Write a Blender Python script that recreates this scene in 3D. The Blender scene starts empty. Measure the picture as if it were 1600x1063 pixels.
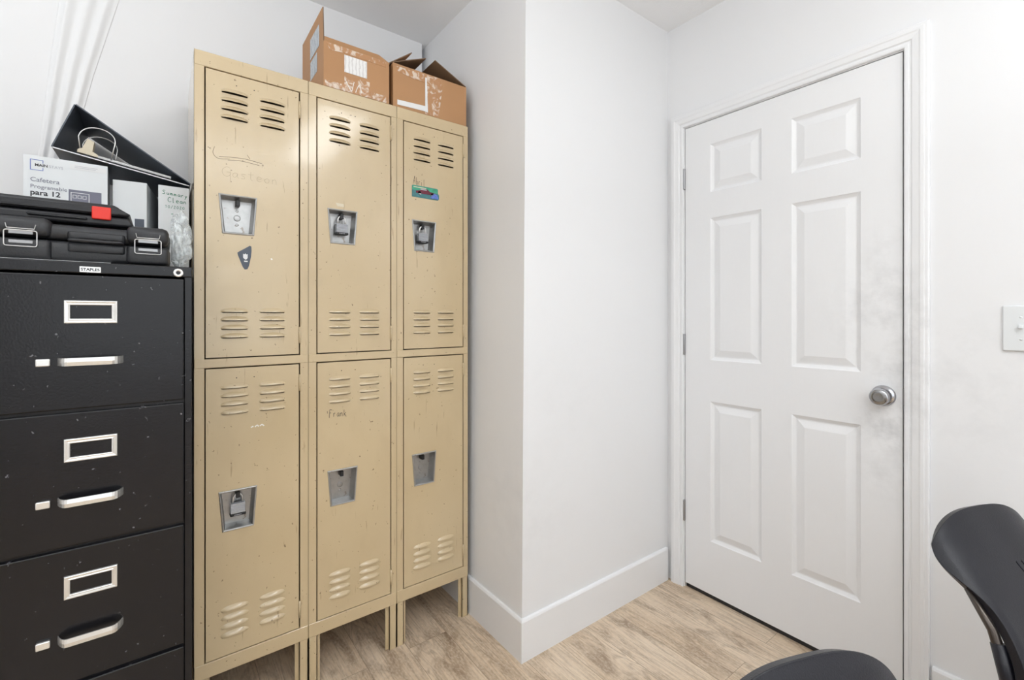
import bpy, bmesh, math, random
from mathutils import Vector, Matrix, noise
random.seed(7)
C = bpy.context.scene
COL = C.collection
PI = math.pi

# ------------------------------------------------------------------ camera
cam_d = bpy.data.cameras.new('camera')
cam = bpy.data.objects.new('camera', cam_d); COL.objects.link(cam)
cam.location = (0, 0, 1.21)
cam.rotation_euler = (PI/2, 0, math.radians(-37.05))
cam_d.sensor_width = 36.0; cam_d.sensor_fit = 'HORIZONTAL'
cam_d.lens = 36.0*724/1600
cam_d.shift_x = 0.0
cam_d.shift_y = -37.5/1600
cam_d.clip_start = 0.02
C.camera = cam

# ------------------------------------------------------------------ world, lights, exposure
w = bpy.data.worlds.new('world'); C.world = w; w.use_nodes = True
w.node_tree.nodes['Background'].inputs[0].default_value = (0.9, 0.95, 1, 1)
w.node_tree.nodes['Background'].inputs[1].default_value = 0.6
C.view_settings.view_transform = 'Standard'
C.view_settings.look = 'None'
C.view_settings.exposure = -0.71
C.view_settings.gamma = 1.0
C.view_settings.use_curve_mapping = False

CEIL = 2.523
PEND = 1.62      # height of the added hanging fill fixtures
FILL_LAMPS = [((0.45, -1.55), 2.0, 58.0), ((-0.85, 0.20), 2.0, 42.0)]  # unseen fixtures, added as fill for ceiling and walls
TROF = (0.93, -0.36)   # flush ceiling light
LC = (0.925, 0.975, 1.0)
def area(name, loc, sx, sy, power, col):
    d = bpy.data.lights.new(name, 'AREA'); d.shape = 'RECTANGLE'; d.size = sx; d.size_y = sy
    d.energy = power; d.color = col
    o = bpy.data.objects.new(name, d); o.location = loc; COL.objects.link(o); return o
for (lx, ly), p, pu in FILL_LAMPS:
    area('pendant_fill_down', (lx, ly, PEND-.004), 0.16, 1.16, p, LC)
    up = area('pendant_fill_up', (lx, ly, PEND+.064), 0.28, 1.16, pu, LC); up.rotation_euler = (PI, 0, 0)
area('troffer_light', (*TROF, CEIL-.030), 0.30, 1.20, 14.0, LC)
# fill light through an unseen window added in the wall behind the camera
wl = area('added_window_fill', (0.1, -2.86, 1.50), 2.3, 1.7, 34.0, (0.91, 0.965, 1.0)); wl.rotation_euler = (PI/2, 0, 0)

# ------------------------------------------------------------------ materials
def nt(name):
    m = bpy.data.materials.new(name); m.use_nodes = True
    n = m.node_tree.nodes; l = m.node_tree.links
    return m, n, l, n['Principled BSDF']
def pbr(name, col, rough=0.5, metal=0.0, var=0.0, vscale=8.0, bump=0.0, bscale=60.0, spots=None, spot_scale=40, spot_t=0.70, coat=0.0, spec=0.5, stretch=None):
    m, n, l, b = nt(name)
    b.inputs['Roughness'].default_value = rough; b.inputs['Metallic'].default_value = metal
    b.inputs['Specular IOR Level'].default_value = spec
    b.inputs['Coat Weight'].default_value = coat
    tc = n.new('ShaderNodeTexCoord'); mp = n.new('ShaderNodeMapping'); l.new(tc.outputs['Object'], mp.inputs[0])
    if stretch: mp.inputs['Scale'].default_value = stretch
    c4 = (*col, 1)
    tn = n.new('ShaderNodeTexNoise'); tn.inputs['Scale'].default_value = vscale; tn.inputs['Detail'].default_value = 5
    l.new(mp.outputs[0], tn.inputs['Vector'])
    mx = n.new('ShaderNodeMix'); mx.data_type = 'RGBA'
    mx.inputs[6].default_value = tuple(c*(1-var) for c in col)+(1,)
    mx.inputs[7].default_value = tuple(min(1, c*(1+var)) for c in col)+(1,)
    l.new(tn.outputs['Fac'], mx.inputs[0]); out = mx.outputs[2]
    if spots:
        t2 = n.new('ShaderNodeTexNoise'); t2.inputs['Scale'].default_value = spot_scale; t2.inputs['Detail'].default_value = 3
        l.new(mp.outputs[0], t2.inputs['Vector'])
        cr = n.new('ShaderNodeMapRange'); cr.inputs[1].default_value = spot_t; cr.inputs[2].default_value = spot_t+0.05
        l.new(t2.outputs['Fac'], cr.inputs[0])
        m2 = n.new('ShaderNodeMix'); m2.data_type = 'RGBA'; l.new(cr.outputs[0], m2.inputs[0])
        l.new(out, m2.inputs[6]); m2.inputs[7].default_value = (*spots, 1); out = m2.outputs[2]
    l.new(out, b.inputs['Base Color'])
    if bump:
        t3 = n.new('ShaderNodeTexNoise'); t3.inputs['Scale'].default_value = bscale; t3.inputs['Detail'].default_value = 4
        l.new(mp.outputs[0], t3.inputs['Vector'])
        bp = n.new('ShaderNodeBump'); bp.inputs['Strength'].default_value = bump; bp.inputs['Distance'].default_value = 0.002
        l.new(t3.outputs['Fac'], bp.inputs['Height']); l.new(bp.outputs[0], b.inputs['Normal'])
    return m

def smudge_material(name, col, blobs, rough=0.45, bump=0.0, stretch=(1, 1, 1), grey=(0.35, 0.35, 0.35)):
    """paint with grey hand dirt around given world points (object origin is the world origin): blobs = (x,y,z,radius,amount)"""
    m, n, l, b = nt(name)
    b.inputs['Roughness'].default_value = rough
    tc = n.new('ShaderNodeTexCoord')
    tn = n.new('ShaderNodeTexNoise'); tn.inputs['Scale'].default_value = 13; tn.inputs['Detail'].default_value = 6; tn.inputs['Roughness'].default_value = 0.65
    mps = n.new('ShaderNodeMapping'); mps.inputs['Scale'].default_value = (1, 1, 1.1)
    l.new(tc.outputs['Object'], mps.inputs[0]); l.new(mps.outputs[0], tn.inputs['Vector'])
    nr = n.new('ShaderNodeMapRange'); nr.inputs[1].default_value = 0.42; nr.inputs[2].default_value = 0.75
    l.new(tn.outputs['Fac'], nr.inputs[0])
    acc = None
    for (x, y, z, r, a) in blobs:
        vd = n.new('ShaderNodeVectorMath'); vd.operation = 'DISTANCE'; vd.inputs[1].default_value = (x, y, z)
        l.new(tc.outputs['Object'], vd.inputs[0])
        mr = n.new('ShaderNodeMapRange'); mr.interpolation_type = 'SMOOTHSTEP'
        mr.inputs[1].default_value = r; mr.inputs[2].default_value = 0; mr.inputs[3].default_value = 0; mr.inputs[4].default_value = a
        l.new(vd.outputs['Value'], mr.inputs[0])
        if acc is None: acc = mr.outputs[0]
        else:
            ad = n.new('ShaderNodeMath'); ad.operation = 'ADD'; l.new(acc, ad.inputs[0]); l.new(mr.outputs[0], ad.inputs[1]); acc = ad.outputs[0]
    mu = n.new('ShaderNodeMath'); mu.operation = 'MULTIPLY'; mu.use_clamp = True; l.new(acc, mu.inputs[0]); l.new(nr.outputs[0], mu.inputs[1])
    mx = n.new('ShaderNodeMix'); mx.data_type = 'RGBA'; l.new(mu.outputs[0], mx.inputs[0])
    mx.inputs[6].default_value = (*col, 1); mx.inputs[7].default_value = (*grey, 1)
    l.new(mx.outputs[2], b.inputs['Base Color'])
    if bump:
        mp = n.new('ShaderNodeMapping'); mp.inputs['Scale'].default_value = stretch; l.new(tc.outputs['Object'], mp.inputs[0])
        t3 = n.new('ShaderNodeTexNoise'); t3.inputs['Scale'].default_value = 30; t3.inputs['Detail'].default_value = 5; t3.inputs['Distortion'].default_value = 0.6
        l.new(mp.outputs[0], t3.inputs['Vector'])
        bp = n.new('ShaderNodeBump'); bp.inputs['Strength'].default_value = bump; bp.inputs['Distance'].default_value = 0.0015
        l.new(t3.outputs['Fac'], bp.inputs['Height']); l.new(bp.outputs[0], b.inputs['Normal'])
    return m

def locker_paint():
    m, n, l, b = nt('tan_locker_enamel')
    b.inputs['Roughness'].default_value = 0.34
    tc = n.new('ShaderNodeTexCoord')
    geo = n.new('ShaderNodeNewGeometry')
    def nz(scale, det, st=(1, 1, 1)):
        mp = n.new('ShaderNodeMapping'); mp.inputs['Scale'].default_value = st; l.new(geo.outputs['Position'], mp.inputs[0])
        t = n.new('ShaderNodeTexNoise'); t.inputs['Scale'].default_value = scale; t.inputs['Detail'].default_value = det; l.new(mp.outputs[0], t.inputs['Vector']); return t.outputs['Fac']
    def mr(src, a, bb, lo=0, hi=1):
        r = n.new('ShaderNodeMapRange'); r.inputs[1].default_value = a; r.inputs[2].default_value = bb; r.inputs[3].default_value = lo; r.inputs[4].default_value = hi; l.new(src, r.inputs[0]); return r.outputs[0]
    def mix(f, a, c):
        x = n.new('ShaderNodeMix'); x.data_type = 'RGBA'; l.new(f, x.inputs[0])
        if isinstance(a, tuple): x.inputs[6].default_value = a
        else: l.new(a, x.inputs[6])
        x.inputs[7].default_value = c; return x.outputs[2]
    base = mix(mr(nz(3, 4), .3, .7), (0.585, 0.452, 0.268, 1), (0.630, 0.497, 0.305, 1))
    dirt = mix(mr(nz(14, 5, (1, 1, 0.5)), .55, .95, 0, .22), base, (0.36, 0.25, 0.13, 1))
    chips = mix(mr(nz(95, 2), .715, .745, 0, .8), dirt, (0.17, 0.10, 0.05, 1))
    scr = mix(mr(nz(26, 3, (3.2, 3.2, .35)), .69, .74, 0, .5), chips, (0.30, 0.19, 0.10, 1))
    l.new(scr, b.inputs['Base Color'])
    l.new(mr(nz(9, 5), .3, .7, .30, .38), b.inputs['Roughness'])
    b.inputs['Coat Weight'].default_value = 1.0; b.inputs['Coat Roughness'].default_value = 0.11
    bp = n.new('ShaderNodeBump'); bp.inputs['Strength'].default_value = 0.12; bp.inputs['Distance'].default_value = 0.004
    l.new(nz(12, 3), bp.inputs['Height']); l.new(bp.outputs[0], b.inputs['Normal']); l.new(bp.outputs[0], b.inputs['Coat Normal'])
    return m

def floor_material():
    m, n, l, b = nt('oak_plank_floor')
    b.inputs['Roughness'].default_value = 0.42
    tc = n.new('ShaderNodeTexCoord')
    mp = n.new('ShaderNodeMapping'); mp.inputs['Rotation'].default_value = (0, 0, PI/2); mp.inputs['Location'].default_value = (0.35, 0.045, 0)
    l.new(tc.outputs['Object'], mp.inputs[0])
    br = n.new('ShaderNodeTexBrick'); br.offset = 0.37; br.inputs['Scale'].default_value = 1.0
    br.inputs['Brick Width'].default_value = 1.22; br.inputs['Row Height'].default_value = 0.152; br.inputs['Mortar Size'].default_value = 0.0007
    br.inputs['Mortar Smooth'].default_value = 0.3; br.inputs['Bias'].default_value = 0.0
    br.inputs['Color1'].default_value = (0.0, 0.0, 0.0, 1); br.inputs['Color2'].default_value = (1, 1, 1, 1); br.inputs['Mortar'].default_value = (0.5, 0.5, 0.5, 1)
    l.new(mp.outputs[0], br.inputs['Vector'])
    # per plank random shift of the grain
    sx = n.new('ShaderNodeSeparateXYZ'); l.new(tc.outputs['Object'], sx.inputs[0])
    rowm = n.new('ShaderNodeMath'); rowm.operation = 'MULTIPLY_ADD'; rowm.inputs[1].default_value = 1/0.152; rowm.inputs[2].default_value = 0.0
    l.new(sx.outputs[0], rowm.inputs[0])
    sh = n.new('ShaderNodeVectorMath'); sh.operation = 'SCALE'; sh.inputs['Scale'].default_value = 3.7
    cx = n.new('ShaderNodeCombineXYZ'); l.new(br.outputs['Color'], cx.inputs[2])
    l.new(cx.outputs[0], sh.inputs[0])
    va = n.new('ShaderNodeVectorMath'); va.operation = 'ADD'; l.new(tc.outputs['Object'], va.inputs[0]); l.new(sh.outputs[0], va.inputs[1])
    def nz(scale, det, st, dist=0.0, rg=.55):
        q = n.new('ShaderNodeMapping'); q.inputs['Scale'].default_value = st; l.new(va.outputs[0], q.inputs[0])
        t = n.new('ShaderNodeTexNoise'); t.inputs['Scale'].default_value = scale; t.inputs['Detail'].default_value = det; t.inputs['Distortion'].default_value = dist; t.inputs['Roughness'].default_value = rg
        l.new(q.outputs[0], t.inputs['Vector']); return t.outputs['Fac']
    def mr(src, a, bb, lo=0, hi=1):
        r = n.new('ShaderNodeMapRange'); r.inputs[1].default_value = a; r.inputs[2].default_value = bb; r.inputs[3].default_value = lo; r.inputs[4].default_value = hi; l.new(src, r.inputs[0]); return r.outputs[0]
    def mix(f, a, c, mode='MIX'):
        x = n.new('ShaderNodeMix'); x.data_type = 'RGBA'; x.blend_type = mode; l.new(f, x.inputs[0])
        if isinstance(a, tuple): x.inputs[6].default_value = a
        else: l.new(a, x.inputs[6])
        if isinstance(c, tuple): x.inputs[7].default_value = c
        else: l.new(c, x.inputs[7])
        return x.outputs[2]
    base = mix(br.outputs['Color'], (0.64, 0.485, 0.33, 1), (0.74, 0.585, 0.43, 1))
    cloud = mix(mr(nz(4.0, 3, (1.6, .6, 1)), .35, .7), base, (0.80, 0.65, 0.49, 1))
    knots = mix(mr(nz(3.2, 6, (3.4, .9, 1), 1.4, .6), .47, .74, 0, .9), cloud, (0.19, 0.105, 0.05, 1))
    # cathedral grain: bands from distorted noise
    q = nz(2.2, 2, (4.5, .5, 1), 0.5)
    wv = n.new('ShaderNodeMath'); wv.operation = 'MULTIPLY'; wv.inputs[1].default_value = 130; l.new(q, wv.inputs[0])
    sn = n.new('ShaderNodeMath'); sn.operation = 'SINE'; l.new(wv.outputs[0], sn.inputs[0])
    gm = n.new('ShaderNodeMath'); gm.operation = 'MULTIPLY'; l.new(mr(sn.outputs[0], .3, 1, 0, .42), gm.inputs[0]); l.new(mr(nz(5, 3, (2, .6, 1)), .42, .62), gm.inputs[1])
    grain = mix(gm.outputs[0], knots, (0.25, 0.16, 0.095, 1))
    fine = mix(mr(nz(60, 4, (3, .12, 1)), .45, .72, 0, .55), grain, (0.27, 0.18, 0.11, 1))
    speck = mix(mr(nz(150, 2, (1, .5, 1)), .45, .7, 0, .40), fine, (0.82, 0.70, 0.56, 1))
    seam = mix(br.outputs['Fac'], speck, (0.24, 0.17, 0.11, 1))
    l.new(seam, b.inputs['Base Color'])
    bp = n.new('ShaderNodeBump'); bp.inputs['Strength'].default_value = 0.15; bp.inputs['Distance'].default_value = 0.001
    l.new(nz(60, 4, (3, .12, 1)), bp.inputs['Height']); l.new(bp.outputs[0], b.inputs['Normal'])
    return m

M = {}
M['wall'] = smudge_material('white_wall_paint', (0.86, 0.86, 0.87), [(1.87, .30, .95, .30, .11), (1.87, .28, 1.12, .22, .08), (1.0, 1.35, .5, .35, .10), (1.01, 1.8, 1.0, .5, .06), (1.2, 1.28, .9, .3, .05)], rough=0.6)
M['ceiling'] = pbr('ceiling_paint', (0.92, 0.92, 0.93), 0.9, bump=0.3, bscale=180)
M['trim'] = smudge_material('white_gloss_trim', (0.87, 0.87, 0.88), [(1.855, .40, 1.15, .32, .30), (1.855, .39, .9, .2, .2)], rough=0.3)
M['door'] = smudge_material('white_door_paint', (0.86, 0.86, 0.87), [(1.868, .46, 1.22, .26, .30), (1.868, .45, 1.42, .16, .18), (1.868, .455, .86, .15, .55), (1.868, .47, .70, .13, .22), (1.868, .45, 1.02, .12, .25)], rough=0.38, bump=0.35, stretch=(1, 3.5, .22))
M['floor'] = floor_material()
M['tan'] = locker_paint()
M['dark_inside'] = pbr('unlit_steel', (0.10, 0.08, 0.06), 0.6)
M['hole'] = pbr('rivet_hole_black', (0.02, 0.015, 0.01), 0.7)
M['pan'] = pbr('galvanised_steel', (0.42, 0.42, 0.415), 0.34, 0.85, var=.22, vscale=45, bump=.1, spots=(0.30, 0.27, 0.24), spot_scale=60, spot_t=.66)
M['chrome'] = pbr('chrome', (0.50, 0.50, 0.52), 0.10, 1.0)
M['satin'] = pbr('satin_nickel', (0.36, 0.36, 0.36), 0.25, 1.0)
M['steel'] = pbr('brushed_steel', (0.70, 0.69, 0.68), 0.3, 0.9, var=.1, vscale=80)
M['hinge_dark'] = pbr('hinge_steel', (0.36, 0.36, 0.37), 0.35, 0.9)
M['cab'] = pbr('black_cabinet_enamel', (0.007, 0.007, 0.009), 0.24, var=.4, vscale=4, bump=.12, bscale=220, spots=(0.16, 0.16, 0.17), spot_scale=85, spot_t=.70, spec=.42)
M['bright'] = pbr('polished_aluminium', (0.86, 0.855, 0.83), 0.24, 0.75)
M['case'] = pbr('black_moulded_plastic', (0.022, 0.023, 0.026), 0.38, bump=.25, bscale=260)
M['case2'] = pbr('matte_black_plastic', (0.013, 0.013, 0.016), 0.33, bump=.1, bscale=200)
M['red'] = pbr('red_plastic', (0.80, 0.035, 0.02), 0.35)
M['card'] = pbr('corrugated_cardboard', (0.47, 0.25, 0.115), 0.62, var=.12, vscale=5, bump=.12, bscale=30)
M['card_in'] = pbr('cardboard_inside', (0.24, 0.14, 0.075), 0.75, var=.12, vscale=20)
M['card_edge'] = pbr('cardboard_edge', (0.20, 0.125, 0.075), 0.8)
M['paper'] = pbr('white_paper', (0.82, 0.82, 0.82), 0.55)
M['binder_white'] = pbr('white_vinyl', (0.80, 0.82, 0.83), 0.35, var=.03, vscale=12)
M['binder_black'] = pbr('dark_blue_grey_vinyl', (0.075, 0.090, 0.118), 0.36, var=.25, vscale=14, bump=.15, bscale=90)
M['cream'] = pbr('cream_plastic', (0.70, 0.62, 0.47), 0.4)
M['ink'] = pbr('black_ink', (0.03, 0.03, 0.035), 0.6)
M['ink_brown'] = pbr('worn_marker', (0.16, 0.11, 0.07), 0.6)
M['pencil'] = pbr('faint_scratch', (0.43, 0.33, 0.20), 0.5)
M['ink_grey'] = pbr('grey_print', (0.20, 0.20, 0.26), 0.6)
M['ink_light'] = pbr('light_grey_print', (0.50, 0.50, 0.54), 0.6)
M['ink_green'] = pbr('green_marker', (0.01, 0.20, 0.10), 0.6)
M['ink_blue'] = pbr('blue_print', (0.08, 0.14, 0.50), 0.6)
M['white_mark'] = pbr('white_scratch', (0.88, 0.86, 0.82), 0.4)
M['laminate'] = pbr('laminated_steel', (0.50, 0.51, 0.54), 0.28, 0.7, var=.1, vscale=60)
M['black_rubber'] = pbr('black_rubber', (0.015, 0.015, 0.017), 0.45)
M['chair'] = pbr('black_shell_plastic', (0.009, 0.009, 0.014), 0.36, bump=.25, bscale=420, spec=.4)
M['bronze'] = pbr('dark_bronze_tube', (0.10, 0.085, 0.075), 0.3, 0.8)
M['led'] = nt('led_panel')[0]
bb = M['led'].node_tree.nodes['Principled BSDF']; bb.inputs['Emission Color'].default_value = (1, .985, .96, 1); bb.inputs['Emission Strength'].default_value = 3.0

def tape_material():
    m, n, l, b = nt('clear_packing_tape')
    tc = n.new('ShaderNodeTexCoord')
    t = n.new('ShaderNodeTexVoronoi'); t.feature = 'DISTANCE_TO_EDGE'; t.inputs['Scale'].default_value = 45
    t2 = n.new('ShaderNodeTexNoise'); t2.inputs['Scale'].default_value = 35; t2.inputs['Detail'].default_value = 5; t2.inputs['Distortion'].default_value = 1.5
    l.new(tc.outputs['Object'], t.inputs['Vector']); l.new(tc.outputs['Object'], t2.inputs['Vector'])
    r = n.new('ShaderNodeMapRange'); r.inputs[1].default_value = .47; r.inputs[2].default_value = .60; r.inputs[4].default_value = .8; l.new(t2.outputs['Fac'], r.inputs[0])
    mx = n.new('ShaderNodeMix'); mx.data_type = 'RGBA'; l.new(r.outputs[0], mx.inputs[0])
    mx.inputs[6].default_value = (0.50, 0.265, 0.13, 1); mx.inputs[7].default_value = (0.80, 0.70, 0.60, 1)  # pale blotches paint the white glare of the crinkled tape into its colour
    l.new(mx.outputs[2], b.inputs['Base Color']); b.inputs['Roughness'].default_value = .15
    bp = n.new('ShaderNodeBump'); bp.inputs['Strength'].default_value = .6; bp.inputs['Distance'].default_value = .003
    l.new(t2.outputs['Fac'], bp.inputs['Height']); l.new(bp.outputs[0], b.inputs['Normal'])
    return m
M['tape'] = tape_material()
def label_material(name, axis, scale, cols=((.85, .85, .85), (.55, .55, .56))):
    m, n, l, b = nt(name)
    tc = n.new('ShaderNodeTexCoord'); wv = n.new('ShaderNodeTexWave'); wv.bands_direction = axis; wv.inputs['Scale'].default_value = scale; wv.inputs['Distortion'].default_value = 3; wv.inputs['Detail'].default_value = 3; wv.inputs['Detail Scale'].default_value = 3
    l.new(tc.outputs['Object'], wv.inputs['Vector'])
    r = n.new('ShaderNodeMapRange'); r.inputs[1].default_value = .6; r.inputs[2].default_value = .8; l.new(wv.outputs['Fac'], r.inputs[0])
    mx = n.new('ShaderNodeMix'); mx.data_type = 'RGBA'; l.new(r.outputs[0], mx.inputs[0]); mx.inputs[6].default_value = (*cols[0], 1); mx.inputs[7].default_value = (*cols[1], 1)
    l.new(mx.outputs[2], b.inputs['Base Color']); b.inputs['Roughness'].default_value = .4
    return m
M['ship_label'] = label_material('shipping_label_paper', 'X', 26, ((.86, .85, .84), (.70, .68, .67)))
M['flap_label'] = label_material('printed_flap_label', 'Y', 22, ((.62, .66, .70), (.25, .30, .36)))
def bag_material():
    m, n, l, b = nt('clear_plastic_bag')
    b.inputs['Base Color'].default_value = (.82, .87, .88, 1); b.inputs['Roughness'].default_value = .18
    tr = n.new('ShaderNodeBsdfTransparent'); mx = n.new('ShaderNodeMixShader')
    tc = n.new('ShaderNodeTexCoord'); t2 = n.new('ShaderNodeTexNoise'); t2.inputs['Scale'].default_value = 28; t2.inputs['Detail'].default_value = 3; t2.inputs['Distortion'].default_value = 2
    l.new(tc.outputs['Object'], t2.inputs['Vector'])
    r = n.new('ShaderNodeMapRange'); r.inputs[1].default_value = .4; r.inputs[2].default_value = .65; r.inputs[3].default_value = .25; r.inputs[4].default_value = .7; l.new(t2.outputs['Fac'], r.inputs[0])
    l.new(r.outputs[0], mx.inputs[0]); l.new(tr.outputs[0], mx.inputs[1]); l.new(b.outputs[0], mx.inputs[2])
    l.new(mx.outputs[0], n['Material Output'].inputs[0])
    bp = n.new('ShaderNodeBump'); bp.inputs['Strength'].default_value = .6; bp.inputs['Distance'].default_value = .004
    l.new(t2.outputs['Fac'], bp.inputs['Height']); l.new(bp.outputs[0], b.inputs['Normal'])
    return m
M['bag'] = bag_material()

# ------------------------------------------------------------------ mesh helpers
def smooth(a, b_, x):
    t = min(1, max(0, (x-a)/(b_-a))); return t*t*(3-2*t)
def B(): return bmesh.new()
def xform(bm, vs, mat):
    if mat is not None: bmesh.ops.transform(bm, matrix=mat, verts=vs)
def box(bm, lo, hi, bevel=0.0, seg=2, mat=None, mi=0):
    g = bmesh.ops.create_cube(bm, size=1.0); vs = g['verts']
    s = [hi[i]-lo[i] for i in range(3)]; c = [(hi[i]+lo[i])/2 for i in range(3)]
    for v in vs: v.co = Vector((v.co.x*s[0]+c[0], v.co.y*s[1]+c[1], v.co.z*s[2]+c[2]))
    fs = set(f for v in vs for f in v.link_faces)
    if bevel > 0:
        es = list(set(e for v in vs for e in v.link_edges))
        r = bmesh.ops.bevel(bm, geom=es, offset=bevel, segments=seg, profile=.5, affect='EDGES')
        vs = list(set(v for f in r['faces'] for v in f.verts)); fs = set(f for v in vs for f in v.link_faces)
        if seg > 1:
            for f in r['faces']: f.smooth = True
    for f in fs: f.material_index = mi
    xform(bm, vs, mat)
    return vs
def prism(bm, pts, axis, a, b, mat=None, mi=0):
    """extrude the 2D outline pts along axis from a to b; axis 'x': pts=(y,z); 'y': (x,z); 'z': (x,y)"""
    def P(p, t):
        return {'x': (t, p[0], p[1]), 'y': (p[0], t, p[1]), 'z': (p[0], p[1], t)}[axis]
    A = [bm.verts.new(P(p, a)) for p in pts]; Bv = [bm.verts.new(P(p, b)) for p in pts]
    n = len(pts); fs = [bm.faces.new(A), bm.faces.new(Bv[::-1])]
    for i in range(n): fs.append(bm.faces.new((A[i], Bv[i], Bv[(i+1) % n], A[(i+1) % n])))
    for f in fs: f.material_index = mi
    xform(bm, A+Bv, mat); return A+Bv
def lathe(bm, prof, seg=24, mat=None, mi=0, smooth=True):
    """prof: (r, h) points about the local z axis"""
    rings = []; vs = []
    for r, h in prof:
        if r < 1e-6: v = bm.verts.new((0, 0, h)); rings.append([v]); vs.append(v)
        else:
            ring = [bm.verts.new((r*math.cos(2*PI*k/seg), r*math.sin(2*PI*k/seg), h)) for k in range(seg)]
            rings.append(ring); vs += ring
    for a, b in zip(rings, rings[1:]):
        for k in range(seg):
            k2 = (k+1) % seg
            q = [a[k % len(a)], a[k2 % len(a)], b[k2 % len(b)], b[k % len(b)]]
            u = []
            for v in q:
                if v not in u: u.append(v)
            if len(u) > 2:
                f = bm.faces.new(u); f.smooth = smooth; f.material_index = mi
    xform(bm, vs, mat); return vs
def tube(bm, pts, r, seg=8, closed=False, mi=0, cap=True):
    pts = [Vector(p) for p in pts]; n = len(pts); rings = []
    prev = None
    for i, p in enumerate(pts):
        if closed: d = (pts[(i+1) % n]-pts[i-1])
        else: d = pts[min(i+1, n-1)]-pts[max(i-1, 0)]
        d.normalize()
        if prev is None:
            up = Vector((0, 0, 1)) if abs(d.z) < .9 else Vector((1, 0, 0))
            a = d.cross(up).normalized()
        else:
            a = (prev-d*prev.dot(d)).normalized()
        prev = a; b = d.cross(a)
        rr = r[i] if isinstance(r, (list, tuple)) else r
        rings.append([bm.verts.new(p+a*rr*math.cos(2*PI*k/seg)+b*rr*math.sin(2*PI*k/seg)) for k in range(seg)])
    m = n if closed else n-1
    for i in range(m):
        A = rings[i]; Bq = rings[(i+1) % n]
        for k in range(seg):
            f = bm.faces.new((A[k], A[(k+1) % seg], Bq[(k+1) % seg], Bq[k])); f.smooth = True; f.material_index = mi
    if not closed and cap:
        bm.faces.new(rings[0][::-1]).material_index = mi; bm.faces.new(rings[-1]).material_index = mi
def worldloc(o):
    v = Vector((0, 0, 0))
    while o is not None: v += o.location; o = o.parent
    return v
def obj(name, bm, mats, parent=None, shift=True):
    if isinstance(mats, str): mats = [mats]
    bmesh.ops.recalc_face_normals(bm, faces=bm.faces[:])
    if parent is not None and shift:
        bmesh.ops.translate(bm, vec=-worldloc(parent), verts=bm.verts[:])
    me = bpy.data.meshes.new(name); bm.to_mesh(me); bm.free()
    for k in mats: me.materials.append(M[k])
    o = bpy.data.objects.new(name, me); COL.objects.link(o)
    if parent is not None: o.parent = parent
    return o
def tag(o, label, cat, group=None):
    o['label'] = label; o['category'] = cat
    if group: o['group'] = group
    return o
def thing(name, label, cat, loc=(0, 0, 0), group=None):
    o = bpy.data.objects.new(name, None); o.empty_display_size = .05; COL.objects.link(o)
    o.location = loc; return tag(o, label, cat, group)
def struct(name, bm, mats, parent=None):
    o = obj(name, bm, mats, parent)
    if parent is None: o['kind'] = 'structure'
    return o
def solid_of(name, me_src_bm): pass
def text(name, body, size, mat, parent, mtx, bold=0.0, shear=0.0, align='LEFT', space=1.0):
    """printed lettering: text in its local xy plane, placed by mtx (world)"""
    cu = bpy.data.curves.new(name, 'FONT'); cu.body = body; cu.size = size; cu.extrude = 0.00015; cu.offset = bold; cu.shear = shear
    cu.align_x = align; cu.space_character = space
    tmp = bpy.data.objects.new(name, cu); COL.objects.link(tmp)
    dg = bpy.context.evaluated_depsgraph_get(); dg.update()
    me = bpy.data.meshes.new_from_object(tmp.evaluated_get(dg)); bpy.data.objects.remove(tmp); bpy.data.curves.remove(cu)
    me.transform(mtx)
    if parent is not None: me.transform(Matrix.Translation(-worldloc(parent)))
    me.materials.clear(); me.materials.append(M[mat]); me.name = name
    o = bpy.data.objects.new(name, me); COL.objects.link(o); o.parent = parent
    return o
def front_mtx(x, y, z, yaw=0.0):       # lettering facing -Y, reading along +X
    return Matrix.Translation((x, y, z)) @ Matrix.Rotation(yaw, 4, 'Z') @ Matrix.Rotation(PI/2, 4, 'X')
def strokes(bm, lines, y, wdt=0.0012, mi=0, dz=0.0003):
    """hand-drawn pen strokes as thin ribbons on a plane facing -Y; lines = lists of (x,z)"""
    for ln in lines:
        # smooth the polyline
        pts = [Vector((a, b)) for a, b in ln]
        fine = []
        for i in range(len(pts)-1):
            p0 = pts[max(i-1, 0)]; p1 = pts[i]; p2 = pts[i+1]; p3 = pts[min(i+2, len(pts)-1)]
            for k in range(4):
                t = k/4
                fine.append(.5*((2*p1)+(-p0+p2)*t+(2*p0-5*p1+4*p2-p3)*t*t+(-p0+3*p1-3*p2+p3)*t**3))
        fine.append(pts[-1])
        L = []; R = []
        for i, p in enumerate(fine):
            d = fine[min(i+1, len(fine)-1)]-fine[max(i-1, 0)]
            if d.length < 1e-9: d = Vector((1, 0))
            d.normalize(); nn = Vector((-d.y, d.x))*wdt/2
            L.append(bm.verts.new((p.x+nn.x, y-dz, p.y+nn.y))); R.append(bm.verts.new((p.x-nn.x, y-dz, p.y-nn.y)))
        for i in range(len(fine)-1):
            try: bm.faces.new((L[i], L[i+1], R[i+1], R[i])).material_index = mi
            except ValueError: pass
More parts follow.
